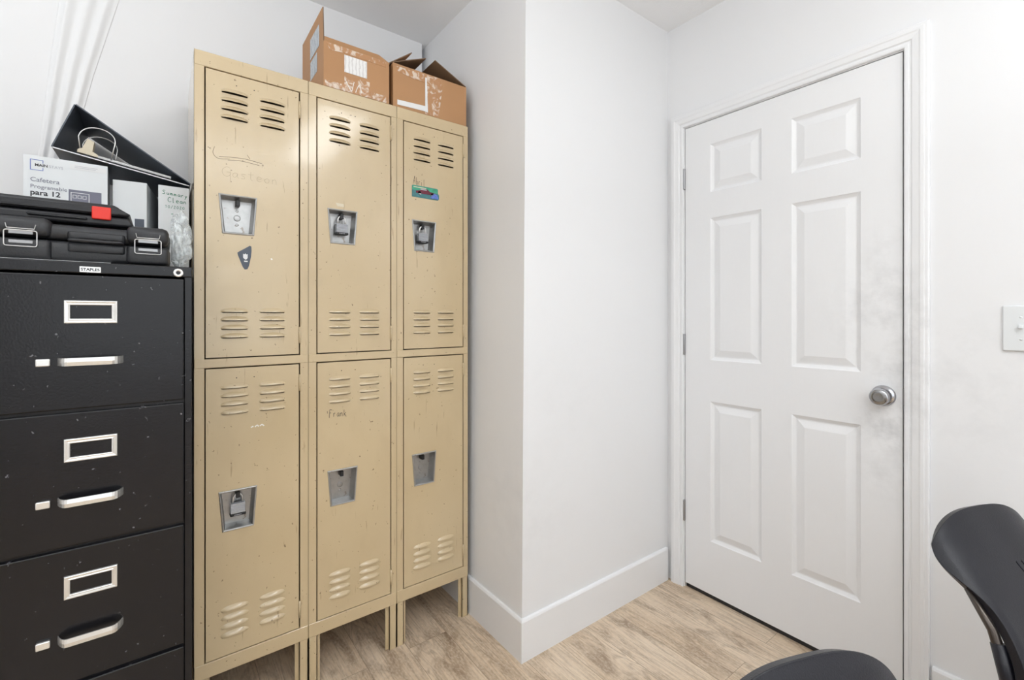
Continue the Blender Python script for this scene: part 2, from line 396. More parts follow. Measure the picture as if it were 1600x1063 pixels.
# tiny hand-lettering alphabet on a 0..1 grid (x,z), used for the marker names
HAND = {
 'F': [[(.15, 1), (.1, .5), (.05, -.1)], [(.1, 1.0), (.4, 1.02), (.75, .95)], [(.1, .55), (.3, .58), (.5, .55)]],
 'r': [[(.1, .5), (.12, .25), (.1, 0)], [(.12, .35), (.3, .52), (.5, .48)]],
 'a': [[(.6, .45), (.3, .5), (.1, .25), (.25, .02), (.5, .15), (.6, .45), (.6, .1), (.75, 0)]],
 'n': [[(.1, .5), (.1, 0)], [(.1, .3), (.3, .5), (.5, .4), (.55, 0)]],
 'k': [[(.1, .9), (.1, 0)], [(.55, .55), (.15, .25)], [(.15, .28), (.4, .15), (.65, -.1)]],
 'G': [[(.85, .9), (.5, 1), (.1, .7), (.05, .3), (.35, 0), (.75, .1), (.85, .45), (.5, .45)]],
 's': [[(.6, .5), (.25, .5), (.2, .35), (.5, .2), (.45, .02), (.1, .02)]],
 't': [[(.3, .9), (.3, .1), (.5, 0)], [(.05, .6), (.6, .62)]],
 'o': [[(.35, .5), (.1, .3), (.2, .02), (.5, .05), (.58, .35), (.35, .5)]],
 'e': [[(.15, .28), (.55, .3), (.5, .5), (.2, .48), (.1, .2), (.3, 0), (.6, .08)]],
 'A': [[(-.1, -.1), (.25, .6), (.45, 1.1), (.55, .5), (.6, 0)], [(.1, .35), (.65, .42)]],
 'b': [[(.1, 1), (.1, 0), (.45, .05), (.5, .4), (.12, .45)]],
 'i': [[(.2, .5), (.22, 0)], [(.2, .75), (.24, .8)]],
 'l': [[(.2, 1), (.22, 0), (.35, .02)]],
 'S': [[(.7, .9), (.35, 1), (.15, .75), (.55, .45), (.5, .1), (.05, .05)]],
 'u': [[(.1, .5), (.15, .05), (.45, .05), (.5, .5), (.55, 0)]],
 'm': [[(.05, .5), (.05, 0)], [(.05, .35), (.2, .5), (.3, .0)], [(.3, .35), (.45, .5), (.6, 0)]],
 'y': [[(.1, .5), (.25, .1)], [(.55, .5), (.3, 0), (.05, -.45)]],
 'C': [[(.75, .85), (.4, 1), (.1, .6), (.15, .15), (.5, 0), (.8, .15)]],
 'd': [[(.5, .4), (.15, .4), (.1, .05), (.45, .05)], [(.55, 1), (.5, .4), (.55, 0)]],
 '1': [[(.2, .8), (.4, 1), (.35, 0)]],
 '0': [[(.35, 1), (.1, .6), (.2, .05), (.5, .1), (.55, .7), (.35, 1)]],
 '2': [[(.1, .8), (.35, 1), (.5, .75), (.1, 0), (.6, .05)]],
 '/': [[(.1, -.1), (.6, 1.1)]],
}
def hand(bm, s, x, z, w_, h, y, wdt=.0012, slope=0.0, mi=0):
    cx = x
    for ch in s:
        if ch in HAND:
            lines = [[(cx+a*w_, z+b*h+slope*(cx+a*w_-x)) for a, b in ln] for ln in HAND[ch]]
            strokes(bm, lines, y, wdt, mi)
        cx += w_*(1.0 if ch.isupper() else .85)

# ------------------------------------------------------------------ the room
XR = 1.868; XL = -1.9; YB = 2.046; YF = -2.6; YA = 1.276   # right wall, left wall, back wall, wall behind, alcove wall
DY0, DY1, DZ = 0.425, 1.187, 2.045                           # door slab
T = .12
bm = B(); box(bm, (XL-T, YF-T, -.05), (XR+1.2, YB+T, 0)); struct('floor', bm, 'floor')
bm = B(); box(bm, (XL-T, YF-T, CEIL), (XR+T, YB+T, CEIL+.05)); struct('ceiling', bm, 'ceiling')
bm = B(); box(bm, (XL-T, YB, 0), (1.0, YB+T, CEIL)); struct('wall_back', bm, 'wall')
# projecting wall block between the lockers and the door; its corner leans a little like the photographed one
bm = B()
bot = [(1.006, YA), (XR, YA), (XR, YB+T), (1.006, YB+T)]; top = [(1.026, YA), (XR, YA), (XR, YB+T), (1.026, YB+T)]
vb = [bm.verts.new((x, y, 0)) for x, y in bot]; vt = [bm.verts.new((x, y, CEIL)) for x, y in top]
for k in range(4): bm.faces.new((vb[k], vb[(k+1) % 4], vt[(k+1) % 4], vt[k]))
bm.faces.new(vb[::-1]); bm.faces.new(vt)
struct('wall_corner', bm, 'wall')
bm = B()
g = .006
box(bm, (XR, DY1+g+.012, 0), (XR+T, YA, CEIL)); box(bm, (XR, YF, 0), (XR+T, DY0-g-.012, CEIL)); box(bm, (XR, DY0-g-.012, DZ+g+.012), (XR+T, DY1+g+.012, CEIL))
struct('wall_right', bm, 'wall')
bm = B(); box(bm, (XL-T, YF-T, 0), (XL, YB+T, CEIL)); struct('wall_left', bm, 'wall')
WX0, WX1, WZ0, WZ1 = -1.0, 1.2, .72, 2.25
bm = B(); box(bm, (XL, YF-T, 0), (WX0, YF, CEIL)); box(bm, (WX1, YF-T, 0), (XR+T, YF, CEIL)); box(bm, (WX0, YF-T, 0), (WX1, YF, WZ0)); box(bm, (WX0, YF-T, WZ1), (WX1, YF, CEIL)); struct('wall_front', bm, 'wall')
win = bpy.data.objects.new('added_window_1', None); COL.objects.link(win); win['kind'] = 'structure'  # window added only to let the fill light in
bm = B()
for a_, b_ in (((WX0, WZ0), (WX0+.05, WZ1)), ((WX1-.05, WZ0), (WX1, WZ1)), ((WX0+.05, WZ0), (WX1-.05, WZ0+.05)), ((WX0+.05, WZ1-.05), (WX1-.05, WZ1)), ((.075, WZ0+.05), (.125, WZ1-.05))): box(bm, (a_[0], YF-.09, a_[1]), (b_[0], YF-.03, b_[1]))
obj('added_window_frame', bm, 'trim', win)
gm, gn, gl, gb = nt('clear_glass'); gt = gn.new('ShaderNodeBsdfTransparent'); gg = gn.new('ShaderNodeBsdfGlossy'); gg.inputs['Roughness'].default_value = .02; gx = gn.new('ShaderNodeMixShader'); gx.inputs[0].default_value = .06
gl.new(gt.outputs[0], gx.inputs[1]); gl.new(gg.outputs[0], gx.inputs[2]); gl.new(gx.outputs[0], gn['Material Output'].inputs[0]); M['glass'] = gm
for a_, b_ in ((WX0+.05, .075), (.125, WX1-.05)):
    bm = B(); box(bm, (a_, YF-.064, WZ0+.05), (b_, YF-.060, WZ1-.05)); obj('added_window_pane', bm, 'glass', win)
# hallway beyond the door (dark gap under it)
bm = B(); box(bm, (XR+.9, DY0-.3, 0), (XR+1.0, DY1+.3, 2.3)); struct('wall_hallway', bm, 'wall')

def baseboard(name, a, b, normal, h=.148, t=.012):
    """board from a to b (xy), sticking out along normal"""
    a = Vector((*a, 0)); b = Vector((*b, 0)); nn = Vector((*normal, 0))
    prof = [(0, 0), (t, 0), (t, h-.008), (t-.003, h-.002), (t-.006, h), (0, h)]
    bm = B(); A = [bm.verts.new(a+nn*p+Vector((0, 0, q))) for p, q in prof]; Q = [bm.verts.new(b+nn*p+Vector((0, 0, q))) for p, q in prof]
    n = len(prof); bm.faces.new(A); bm.faces.new(Q[::-1])
    for k in range(n): bm.faces.new((A[k], Q[k], Q[(k+1) % n], A[(k+1) % n]))
    return struct(name, bm, 'trim')
# mitred pair round the projecting corner, as one continuous skirting
def skirting(name, path, side, h=.148, t=.012):
    """mitred skirting along path; side = +1 the board sticks out to the left of travel"""
    P = [Vector(p) for p in path]; nrm = []
    for i in range(len(P)-1):
        d = (P[i+1]-P[i]).normalized(); nrm.append(Vector((-d.y, d.x))*side)
    offs = []
    for i in range(len(P)):
        if i == 0: o = nrm[0]
        elif i == len(P)-1: o = nrm[-1]
        else:
            o = nrm[i-1]+nrm[i]; o = o/ (o.dot(nrm[i]))
        offs.append(o)
    prof = [(0, 0), (t, 0), (t, h-.008), (t-.003, h-.002), (t-.006, h), (0, h)]
    bm = B(); rings = []
    for p, o in zip(P, offs): rings.append([bm.verts.new((p.x+o.x*a, p.y+o.y*a, z)) for a, z in prof])
    n = len(prof); bm.faces.new(rings[0]); bm.faces.new(rings[-1][::-1])
    for A, Q in zip(rings, rings[1:]):
        for k in range(n): bm.faces.new((A[k], Q[k], Q[(k+1) % n], A[(k+1) % n]))
    return struct(name, bm, 'trim')
skirting('baseboard_corner', [(1.0075, YB), (1.0075, YA), (XR-.0155, YA)], -1)
skirting('baseboard_right', [(XR, DY0-.072), (XR, YF)], -1)
skirting('baseboard_back', [(XL, YB), (.994, YB)], -1)
skirting('baseboard_left', [(XL, YF), (XL, YB-.012)], -1)

# ------------------------------------------------------------------ door casing (trim_1), jamb, door_1
def casing():
    # (offset outward from the opening, protrusion from the wall)
    prof = [(0, 0), (0, .010), (.003, .012), (.010, .012), (.012, .009), (.016, .009), (.020, .013), (.036, .0155), (.040, .0175), (.048, .0175), (.050, .015), (.057, .015), (.060, .012), (.060, 0)]
    y0 = DY0-g; y1 = DY1+g; zt = DZ+g
    bm = B()
    rings = []
    for key in range(4):
        ring = []
        for d, h in prof:
            if key == 0: p = (XR-h, y1+d, 0)
            elif key == 1: p = (XR-h, y1+d, zt+d)
            elif key == 2: p = (XR-h, y0-d, zt+d)
            else: p = (XR-h, y0-d, 0)
            ring.append(bm.verts.new(p))
        rings.append(ring)
    n = len(prof)
    bm.faces.new(rings[0]); bm.faces.new(rings[-1][::-1])
    for A, Q in zip(rings, rings[1:]):
        for k in range(n): bm.faces.new((A[k], Q[k], Q[(k+1) % n], A[(k+1) % n]))
    return struct('trim_1', bm, 'trim')
casing()
bm = B()   # jamb with stop
y0 = DY0-.003; y1 = DY1+.003; zt = DZ+.003
for (a, b_) in ((y0-.014, y0), (y1, y1+.014)): box(bm, (XR, a, 0), (XR+T, b_, zt+.014))
box(bm, (XR, y0, zt), (XR+T, y1, zt+.014))
box(bm, (XR+.040, y0, 0), (XR+.055, y0+.012, zt)); box(bm, (XR+.040, y1-.012, 0), (XR+.055, y1, zt)); box(bm, (XR+.040, y0, zt-.012), (XR+.055, y1, zt))
struct('trim_2', bm, 'trim')

door = bpy.data.objects.new('door_1', None); COL.objects.link(door); door['kind'] = 'structure'
def door_slab():
    bm = B(); z0 = .021; zT = DZ; x0 = XR; th = .035
    ys = [DY0, .535, .749, .857, 1.069, DY1]
    zs = [z0, .247, .845, 1.022, 1.628, 1.739, 1.944, zT]
    panels = {(1, 1), (3, 1), (1, 3), (3, 3), (1, 5), (3, 5)}
    vg = {}
    def V(i, j):
        if (i, j) not in vg: vg[(i, j)] = bm.verts.new((x0, ys[i], zs[j]))
        return vg[(i, j)]
    rings = [(0.004, .0035), (.009, .0065), (.013, .0085), (.017, .0085), (.021, .0075), (.040, .0020), (.043, .0012)]
    for i in range(5):
        for j in range(7):
            q = [V(i, j), V(i+1, j), V(i+1, j+1), V(i, j+1)]
            if (i, j) not in panels: bm.faces.new(q); continue
            prev = q
            for ins, dep in rings:
                cur = [bm.verts.new((x0+dep, ys[i]+ins, zs[j]+ins)), bm.verts.new((x0+dep, ys[i+1]-ins, zs[j]+ins)), bm.verts.new((x0+dep, ys[i+1]-ins, zs[j+1]-ins)), bm.verts.new((x0+dep, ys[i]+ins, zs[j+1]-ins))]
                for k in range(4): bm.faces.new((prev[k], prev[(k+1) % 4], cur[(k+1) % 4], cur[k]))
                prev = cur
            bm.faces.new(prev)
    A = [vg[(i, 0)] for i in range(6)]+[vg[(5, j)] for j in range(1, 8)]+[vg[(i, 7)] for i in range(4, -1, -1)]+[vg[(0, j)] for j in range(6, 0, -1)]
    Bk = [bm.verts.new((x0+th, v.co.y, v.co.z)) for v in A]
    n = len(A)
    for k in range(n): bm.faces.new((A[k], A[(k+1) % n], Bk[(k+1) % n], Bk[k]))
    bm.faces.new(Bk)
    return obj('door_panel', bm, 'door', door)
door_slab()
bm = B(); box(bm, (XR+.008, DY0+.002, .0015), (XR+.028, DY1-.002, .0215)); obj('door_gap_shade', bm, 'black_rubber', door)  # black strip added to paint the shade in the gap under the door
for zc in (1.822, 1.084, .342):
    bm = B(); lathe(bm, [(0, -.046), (.0055, -.046), (.0062, -.043), (.0062, .043), (.0055, .046), (0, .046)], 14, Matrix.Translation((XR-.0035, DY1+.0045, zc)))
    for k in range(1, 5): lathe(bm, [(.0066, -.0004), (.0066, .0004)], 14, Matrix.Translation((XR-.0035, DY1+.0045, zc-.046+k*.0184)))
    box(bm, (XR-.001, DY1-.001, zc-.045), (XR+.001, DY1+.008, zc+.045))
    obj('hinge', bm, 'hinge_dark', door)
kn = B(); mk = Matrix.Translation((XR, .4735, .952)) @ Matrix.Rotation(-PI/2, 4, 'Y')
lathe(kn, [(0, 0), (.033, 0), (.0335, .003), (.032, .007), (.027, .010), (.0245, .013)], 40, mk)
lathe(kn, [(.0245, .013), (.0255, .016), (.0262, .022), (.0255, .034), (.0268, .040), (.0265, .048), (.0245, .053), (.0225, .0545)], 40, mk)
knob = obj('door_knob', kn, 'chrome', door)
kf = B(); lathe(kf, [(.0228, .0535), (.0218, .0548), (.012, .0540), (0, .0535)], 40, mk); obj('knob_face', kf, 'satin', knob)
bm = B(); box(bm, (XR-.0015, DY0-.012, .925), (XR+.001, DY0-.002, .982), .0004, 1); lathe(bm, [(0, 0), (.002, 0), (.002, .001), (0, .0015)], 10, Matrix.Translation((XR-.0015, DY0-.007, .975)) @ Matrix.Rotation(-PI/2, 4, 'Y'))
obj('strike_plate', bm, 'hinge_dark', door)

# ------------------------------------------------------------------ light switch on the right wall
sw = thing('light_switch', 'white plastic toggle light switch plate on the wall right of the door', 'light switch', (XR, .1715, 1.114))
bm = B(); box(bm, (XR-.0065, .136, 1.114), (XR-.0002, .2065, 1.2385), .003, 3); obj('cover_plate', bm, 'binder_white', sw)
bm = B(); box(bm, (XR-.0075, .166, 1.165), (XR-.0062, .1775, 1.190)); box(bm, (XR-.016, .168, 1.176), (XR-.0068, .1755, 1.186), .001, 1); obj('toggle', bm, 'binder_white', sw)
for z in (1.146, 1.207):
    bm = B(); lathe(bm, [(0, 0), (.003, 0), (.0025, .001), (0, .0012)], 12, Matrix.Translation((XR-.0065, .1715, z)) @ Matrix.Rotation(-PI/2, 4, 'Y'))
    obj('screw', bm, 'binder_white', sw)

# ------------------------------------------------------------------ hanging up/down fill lamps, added out of frame to brighten the room
for i, ((lx, ly), p, pu) in enumerate(FILL_LAMPS):
    t = thing('added_pendant', ['added fill lamp, long white pendant hanging nearer the door', 'added fill lamp, long white pendant hanging farther from the door'][i], 'lamp', (lx, ly, PEND))
    bm = B()
    for a, b_ in (((-.16, -.60), (-.145, .60)), ((.145, -.60), (.16, .60)), ((-.145, -.60), (.145, -.585)), ((-.145, .585), (.145, .60))):
        box(bm, (lx+a[0], ly+a[1], PEND), (lx+b_[0], ly+b_[1], PEND+.06))
    obj('lamp_frame', bm, 'trim', t)
    bm = B(); box(bm, (lx-.145, ly-.585, PEND+.004), (lx+.145, ly+.585, PEND+.010)); obj('lower_diffuser', bm, 'led', t)
    bm = B(); box(bm, (lx-.145, ly-.585, PEND+.050), (lx+.145, ly+.585, PEND+.056)); obj('upper_diffuser', bm, 'led', t)
    for dy in (-.5, .5):
        bm = B(); tube(bm, [(lx+.15, ly+dy, PEND+.06), (lx+.15, ly+dy, CEIL)], .0015, 6); obj('hanging_wire', bm, 'steel', t)

t = thing('ceiling_light', 'slim white ceiling light mounted flush above the chairs', 'ceiling light', (*TROF, CEIL-.025))
bm = B(); lx, ly = TROF
for a, b_ in (((-.17, -.62), (-.15, .62)), ((.15, -.62), (.17, .62)), ((-.15, -.62), (.15, -.60)), ((-.15, .60), (.15, .62))): box(bm, (lx+a[0], ly+a[1], CEIL-.028), (lx+b_[0], ly+b_[1], CEIL-.0005))
obj('lamp_frame', bm, 'trim', t)
bm = B(); box(bm, (lx-.15, ly-.60, CEIL-.022), (lx+.15, ly+.60, CEIL-.018)); obj('lower_diffuser', bm, 'led', t)

# ------------------------------------------------------------------ lockers
LY = 1.603; LDEP = .385; LT = 1.975; LB = .160
UNIT = [0.0724, .3800, .6833]; UW = [.3071, .3028, .3032]
def louver(bm, x0, x1, zb, yf, h=.0125, D=.0085, nu=10, nv=5):
    """pressed louvre: a hood that bulges out of the sheet and is open along its lower edge"""
    g_ = []
    for i in range(nu+1):
        u = i/nu; k = max(0.0, math.sin(PI*u))**.45; row = []
        for j in range(nv+1):
            v = j/nv
            z = zb+h*(1-v)*(.35+.65*k); y = yf-D*k*math.sin(v*PI/2)-.0001
            row.append(bm.verts.new((x0+(x1-x0)*u, y, z)))
        g_.append(row)
    for i in range(nu):
        for j in range(nv):
            f = bm.faces.new((g_[i][j], g_[i+1][j], g_[i+1][j+1], g_[i][j+1])); f.smooth = True
def locker_door(parent, ux, z0, z1, dx0, dx1, lou, pan_z, nm='door'):
    """sheet steel door with real louvre slots and a trapezoid hole for the latch pan"""
    xs = {ux+dx0, ux+dx1}; zs = {z0, z1}; holes = []
    for (a, b_) in ((.0645, .1365), (.1655, .2385)):
        xs |= {ux+a+.003, ux+b_-.003}
        for zz in lou:
            for k in range(4):
                zb = zz+k*.0252; holes.append((ux+a+.003, ux+b_-.003, zb-.0028, zb+.0060)); zs |= {zb-.0028, zb+.0060}
    px0, px1, pz0, pz1 = ux+.062, ux+.157, pz(pan_z, 0), pz(pan_z, 1)
    xs |= {px0, px1}; zs |= {pz0, pz1}
    xs = sorted(xs); zs = sorted(zs)
    bm = B(); vg = {}
    yf = LY-.0005
    def V(i, j):
        if (i, j) not in vg: vg[(i, j)] = bm.verts.new((xs[i], yf, zs[j]))
        return vg[(i, j)]
    for i in range(len(xs)-1):
        for j in range(len(zs)-1):
            cx = (xs[i]+xs[i+1])/2; cz = (zs[j]+zs[j+1])/2
            if px0 < cx < px1 and pz0 < cz < pz1: continue
            if any(h[0] < cx < h[1] and h[2] < cz < h[3] for h in holes): continue
            bm.faces.new((V(i, j), V(i+1, j), V(i+1, j+1), V(i, j+1)))
    # wedge-shaped infill so that the hole is a trapezoid
    for s in (0, 1):
        X = px0 if s == 0 else px1; Xi = px0+.0095 if s == 0 else px1-.0095
        bm.faces.new([bm.verts.new((X, yf, pz0)), bm.verts.new((Xi, yf, pz0)), bm.verts.new((X, yf, pz1))])
    for hz in lou:
        for (a, b_) in ((.0645, .1365), (.1655, .2385)):
            for k in range(4): louver(bm, ux+a, ux+b_, hz+k*.0252, yf)
    # folded edges
    for lo, hi in (((ux+dx0, yf, z0), (ux+dx0+.0012, yf+.018, z1)), ((ux+dx1-.0012, yf, z0), (ux+dx1, yf+.018, z1)), ((ux+dx0, yf, z0), (ux+dx1, yf+.018, z0+.0012)), ((ux+dx0, yf, z1-.0012), (ux+dx1, yf+.018, z1))):
        box(bm, (lo[0], lo[1]+.0002, lo[2]), hi)
    # two punched holes near the top of the door
    for xx in (.105, .1515):
        lathe(bm, [(0, 0), (.0017, 0)], 8, Matrix.Translation((ux+xx, yf-.0003, z1-.030)) @ Matrix.Rotation(PI/2, 4, 'X'), mi=1, smooth=False)
    d = obj(nm, bm, ['tan', 'hole'], parent)
    # latch pan: flange + tapering tray
    bm = B()
    def trap(m, y, wx=0):      # trapezoid grown by m
        return [(ux+.0685-m+wx, y, pan_z[0]-m), (ux+.1515+m-wx, y, pan_z[0]-m), (ux+.160+m-wx, y, pan_z[1]+m), (ux+.059-m+wx, y, pan_z[1]+m)]
    loops = [trap(0, yf-.0002), trap(-.0008, yf-.0026), trap(-.0025, yf-.0032), trap(-.0045, yf-.0026), trap(-.0060, yf-.0006), trap(-.0066, yf+.004), trap(-.0105, yf+.034)]
    rings = [[bm.verts.new(p) for p in L] for L in loops]
    for A, Q in zip(rings, rings[1:]):
        for k in range(4): bm.faces.new((A[k], A[(k+1) % 4], Q[(k+1) % 4], Q[k]))
    bm.faces.new(rings[-1])
    mx = ux+.110
    yb = yf+.034
    RX = Matrix.Rotation(PI/2, 4, 'X')
    zc = (pan_z[0]+pan_z[1])/2
    lathe(bm, [(.0092, 0), (.0092, .0012), (.0078, .0016)], 20, Matrix.Translation((mx, yb, zc-.004)) @ RX)
    lathe(bm, [(.0070, .0010), (.0040, .0014), (0, .0016)], 20, Matrix.Translation((mx, yb, zc-.004)) @ RX)
    for dz in (.018, -.024): lathe(bm, [(.0042, 0), (.0035, .0012), (.0015, .0014), (0, .0008)], 12, Matrix.Translation((mx, yb, zc+dz)) @ RX)
    pan = obj('latch_pan', bm, 'pan', d)
    bm = B(); box(bm, (mx-.0055, yf+.008, pan_z[1]-.030), (mx+.0055, yb-.001, pan_z[1]-.012), .0015, 1); obj('latch_hasp', bm, 'black_rubber', d)
    return d
def pz(p, k): return p[k]
def make_locker(i, label):
    ux = UNIT[i]; uw = UW[i]
    t = thing('locker', label, 'locker', (ux+uw/2, LY+LDEP/2, 0), 'tan steel two-tier lockers along the back wall')
    x1 = ux+uw; yb = LY+LDEP
    bm = B(); th = .0012; e = .0003
    box(bm, (ux+e, LY, LB), (ux+e+th, yb, LT)); box(bm, (x1-e-th, LY, LB), (x1-e, yb, LT))
    box(bm, (ux+e, yb-th, LB), (x1-e, yb, LT)); box(bm, (ux+e, LY, LT-th), (x1-e, yb, LT)); box(bm, (ux+e, LY, LB), (x1-e, yb, LB+th)); box(bm, (ux+e, LY+.02, 1.070), (x1-e, yb, 1.0712))
    # face frame: stiles then rails a hair proud of them
    box(bm, (ux+e, LY, LB+.04), (ux+.0248, LY+.018, LT-.04), .001, 1); box(bm, (ux+.2825, LY, LB+.04), (x1-e, LY+.018, LT-.04), .001, 1)
    box(bm, (ux+e, LY-.0012, 1.932), (x1-e, LY+.02, LT), .0012, 1)
    box(bm, (ux+e, LY-.0012, 1.0585), (x1-e, LY+.02, 1.0845), .0012, 1)
    box(bm, (ux+e, LY-.0012, LB), (x1-e, LY+.02, .2035), .0012, 1)
    obj('locker_body', bm, 'tan', t)
    du = locker_door(t, ux, 1.0882, 1.9285, .0280, .2782, (1.7965, 1.1465), (1.4535, 1.571), 'door')
    dl = locker_door(t, ux, .2070, 1.0548, .0280, .2782, (.9205, .2635), (.572, .6925), 'door')
    for d, zs in ((du, (1.873, 1.149)), (dl, (.996, .266))):
        for z in zs:
            bm = B(); lathe(bm, [(0, -.0265), (.0034, -.0265), (.0034, .0265), (0, .0265)], 10, Matrix.Translation((ux+.2806, LY-.0022, z)))
            for k in range(1, 5): lathe(bm, [(.0038, -.0008), (.0038, .0008)], 10, Matrix.Translation((ux+.2806, LY-.0022, z-.0265+k*.0106)))
            box(bm, (ux+.2795, LY-.0020, z-.0255), (ux+.2825, LY+.010, z+.0255))
            obj('hinge', bm, 'tan', d)
    for fx in (0, 1):
        for fy in (0, 1):
            bm = B(); a = ux+.0004 if fx == 0 else x1-.0004; s = 1 if fx == 0 else -1
            ya = LY+.001 if fy == 0 else yb-.001; sy = 1 if fy == 0 else -1
            def bb_(xa, xb, y_a, y_b):
                box(bm, (min(xa, xb), min(y_a, y_b), 0.0), (max(xa, xb), max(y_a, y_b), LB))
            bb_(a, a+s*.027, ya, ya+sy*.0025); bb_(a, a+s*.0025, ya, ya+sy*.032); bb_(a+s*.0245, a+s*.027, ya, ya+sy*.012)
            bb_(a+s*.027, a+s*.038, ya+sy*.010, ya+sy*.0125)
            obj('leg', bm, 'tan', t)
    return t, du, dl
L1 = make_locker(0, 'tan steel two-tier locker nearest the filing cabinet, dark triangular sticker on its upper door')
L2 = make_locker(1, 'tan steel two-tier locker in the middle of the row, Frank written on its lower door')
L3 = make_locker(2, 'tan steel two-tier locker nearest the wall corner, colourful car magnet on its upper door')
yf = LY-.0006
# marker writing and stickers on the doors
bm = B()
u = UNIT[0]
strokes(bm, [[(.122, 1.705), (.118, 1.688), (.124, 1.676), (.135, 1.672), (.16, 1.676)], [(.133, 1.678), (.165, 1.682), (.20, 1.684), (.245, 1.679)], [(.155, 1.672), (.19, 1.676), (.238, 1.672)], [(.205, 1.698), (.213, 1.686)]], yf, .0012)
obj('scribble', bm, 'ink_brown', L1[1])
bm = B(); hand(bm, 'Gasteon', .140, 1.624, .025, .028, yf, .0011, slope=-.02); obj('handwriting', bm, 'pencil', L1[1])
bm = B(); hand(bm, 'Frank', .4445, .872, .0135, .024, yf, .0015, slope=-.05); strokes(bm, [[(.4385, .893), (.439, .885)]], yf, .0012); obj('handwriting', bm, 'ink', L2[2])
bm = B(); hand(bm, 'Abril', .748, 1.706, .0115, .026, yf, .0017, slope=-.12); obj('handwriting', bm, 'ink_brown', L3[1])
# dark guitar-pick shaped sticker
bm = B()
pts = [(.181, 1.392), (.1795, 1.400), (.186, 1.405), (.205, 1.418), (.212, 1.4235), (.2165, 1.421), (.217, 1.408), (.2155, 1.390), (.210, 1.362), (.206, 1.352), (.199, 1.3505), (.194, 1.357)]
prism(bm, pts, 'y', yf-.0008, yf-.0001)
stk = obj('triangular_sticker', bm, 'binder_black', L1[1])
bm = B()
prism(bm, [(.1945, 1.398), (.1945, 1.386), (.198, 1.382), (.2015, 1.380), (.205, 1.383), (.2065, 1.387), (.2065, 1.398), (.2035, 1.396), (.2005, 1.399), (.1975, 1.396)], 'y', yf-.0011, yf-.0008)
box(bm, (.197, yf-.0011, 1.3735), (.2065, yf-.0008, 1.377))
obj('shield_mark', bm, 'paper', stk)
# car magnet
M['mag_green'] = pbr('magnet_green_print', (0.05, 0.36, 0.22), 0.3, var=.6, vscale=60)
M['mag_teal'] = pbr('magnet_road_print', (0.05, 0.20, 0.22), 0.3, var=.5, vscale=80)
M['mag_car'] = pbr('magnet_dark_red_print', (0.14, 0.01, 0.03), 0.25)
M['mag_blue'] = pbr('magnet_blue_print', (0.12, 0.20, 0.62), 0.3, var=.5, vscale=160)
bm = B()
prism(bm, [(.7425, 1.656), (.850, 1.656), (.855, 1.662), (.855, 1.676), (.850, 1.682), (.850, 1.6975), (.845, 1.700), (.745, 1.700), (.7425, 1.697)], 'y', yf-.0016, yf-.0001, mi=1)
box(bm, (.7435, yf-.0019, 1.682), (.8485, yf-.0016, 1.6985), mi=0)
mg = obj('car_magnet', bm, ['mag_green', 'mag_teal'], L3[1])
bm = B()
prism(bm, [(.758, 1.672), (.758, 1.680), (.772, 1.683), (.785, 1.691), (.805, 1.691), (.816, 1.683), (.836, 1.680), (.838, 1.672)], 'y', yf-.0023, yf-.0019, mi=0)
for xx in (.773, .826): lathe(bm, [(0, 0), (.0068, 0), (.0068, .0004)], 16, Matrix.Translation((xx, yf-.0023, 1.673)) @ Matrix.Rotation(PI/2, 4, 'X'), mi=1)
prism(bm, [(.815, 1.660), (.852, 1.660), (.848, 1.674), (.834, 1.680)], 'y', yf-.0026, yf-.0023, mi=2)
box(bm, (.748, yf-.0022, 1.692), (.80, yf-.0019, 1.695), mi=3)
box(bm, (.776, yf-.0026, 1.686), (.802, yf-.0023, 1.6895), mi=4)
obj('car_picture', bm, ['mag_car', 'laminate', 'mag_blue', 'cream', 'ink_light'], mg)
# torn label above the middle pan, white scratch below the lower left vents, small chips
bm = B(); prism(bm, [(.466, 1.592), (.493, 1.590), (.493, 1.5805), (.471, 1.5805)], 'y', yf-.0005, yf-.0001); obj('torn_label', bm, 'cream', L2[1])
bm = B(); strokes(bm, [[(.215, .871), (.222, .874)], [(.226, .871), (.232, .876), (.236, .871)], [(.239, .872), (.245, .876), (.251, .871)]], yf, .0035); obj('white_scratch', bm, 'white_mark', L1[2])
bm = B(); strokes(bm, [[(.270, 1.386), (.2735, 1.388)]], yf, .005); obj('white_scratch', bm, 'white_mark', L1[1])

# ------------------------------------------------------------------ padlocks hanging in the latch pans
def padlock(ux, pan_z, label, tilt=0.0):
    mx = ux+.110; zt = pan_z[1]-.030; yc = LY+.0155
    t = thing('padlock', label, 'padlock', (mx, yc, zt-.050), 'laminated steel padlocks hung on locker latches')
    bm = B(); w2 = .0195
    for k in range(7):
        z = zt-.046+k*.0042
        box(bm, (mx-w2, yc-.0095, z+.0002), (mx+w2, yc+.0095, z+.0040), .0011, 1)
    body = obj('lock_body', bm, 'laminate', t)
    bm = B(); box(bm, (mx-w2-.0015, yc-.011, zt-.0535), (mx+w2+.0015, yc+.011, zt-.0455), .0025, 2); bp_ = obj('bumper', bm, 'black_rubber', t)
    bm = B()
    for k in range(7): box(bm, (mx-.010+k*.0028, yc-.0113, zt-.0508), (mx-.0085+k*.0028, yc-.0109, zt-.0482))
    obj('bumper_lettering', bm, 'ink_light', bp_)
    bm = B(); pts = [(mx-.0125, yc, zt-.019)]
    for k in range(13):
        a = PI-PI*k/12; pts.append((mx+.0125*math.cos(a), yc, zt-.004+.0135*math.sin(a)))
    pts.append((mx+.0125, yc, zt-.019)); tube(bm, pts, .0032, 10); obj('shackle', bm, 'steel', t)
padlock(UNIT[1], (1.4535, 1.571), 'padlock with black bumper on the upper door of the middle locker')
padlock(UNIT[2], (1.4535, 1.571), 'padlock with black bumper on the upper door of the locker nearest the wall corner')
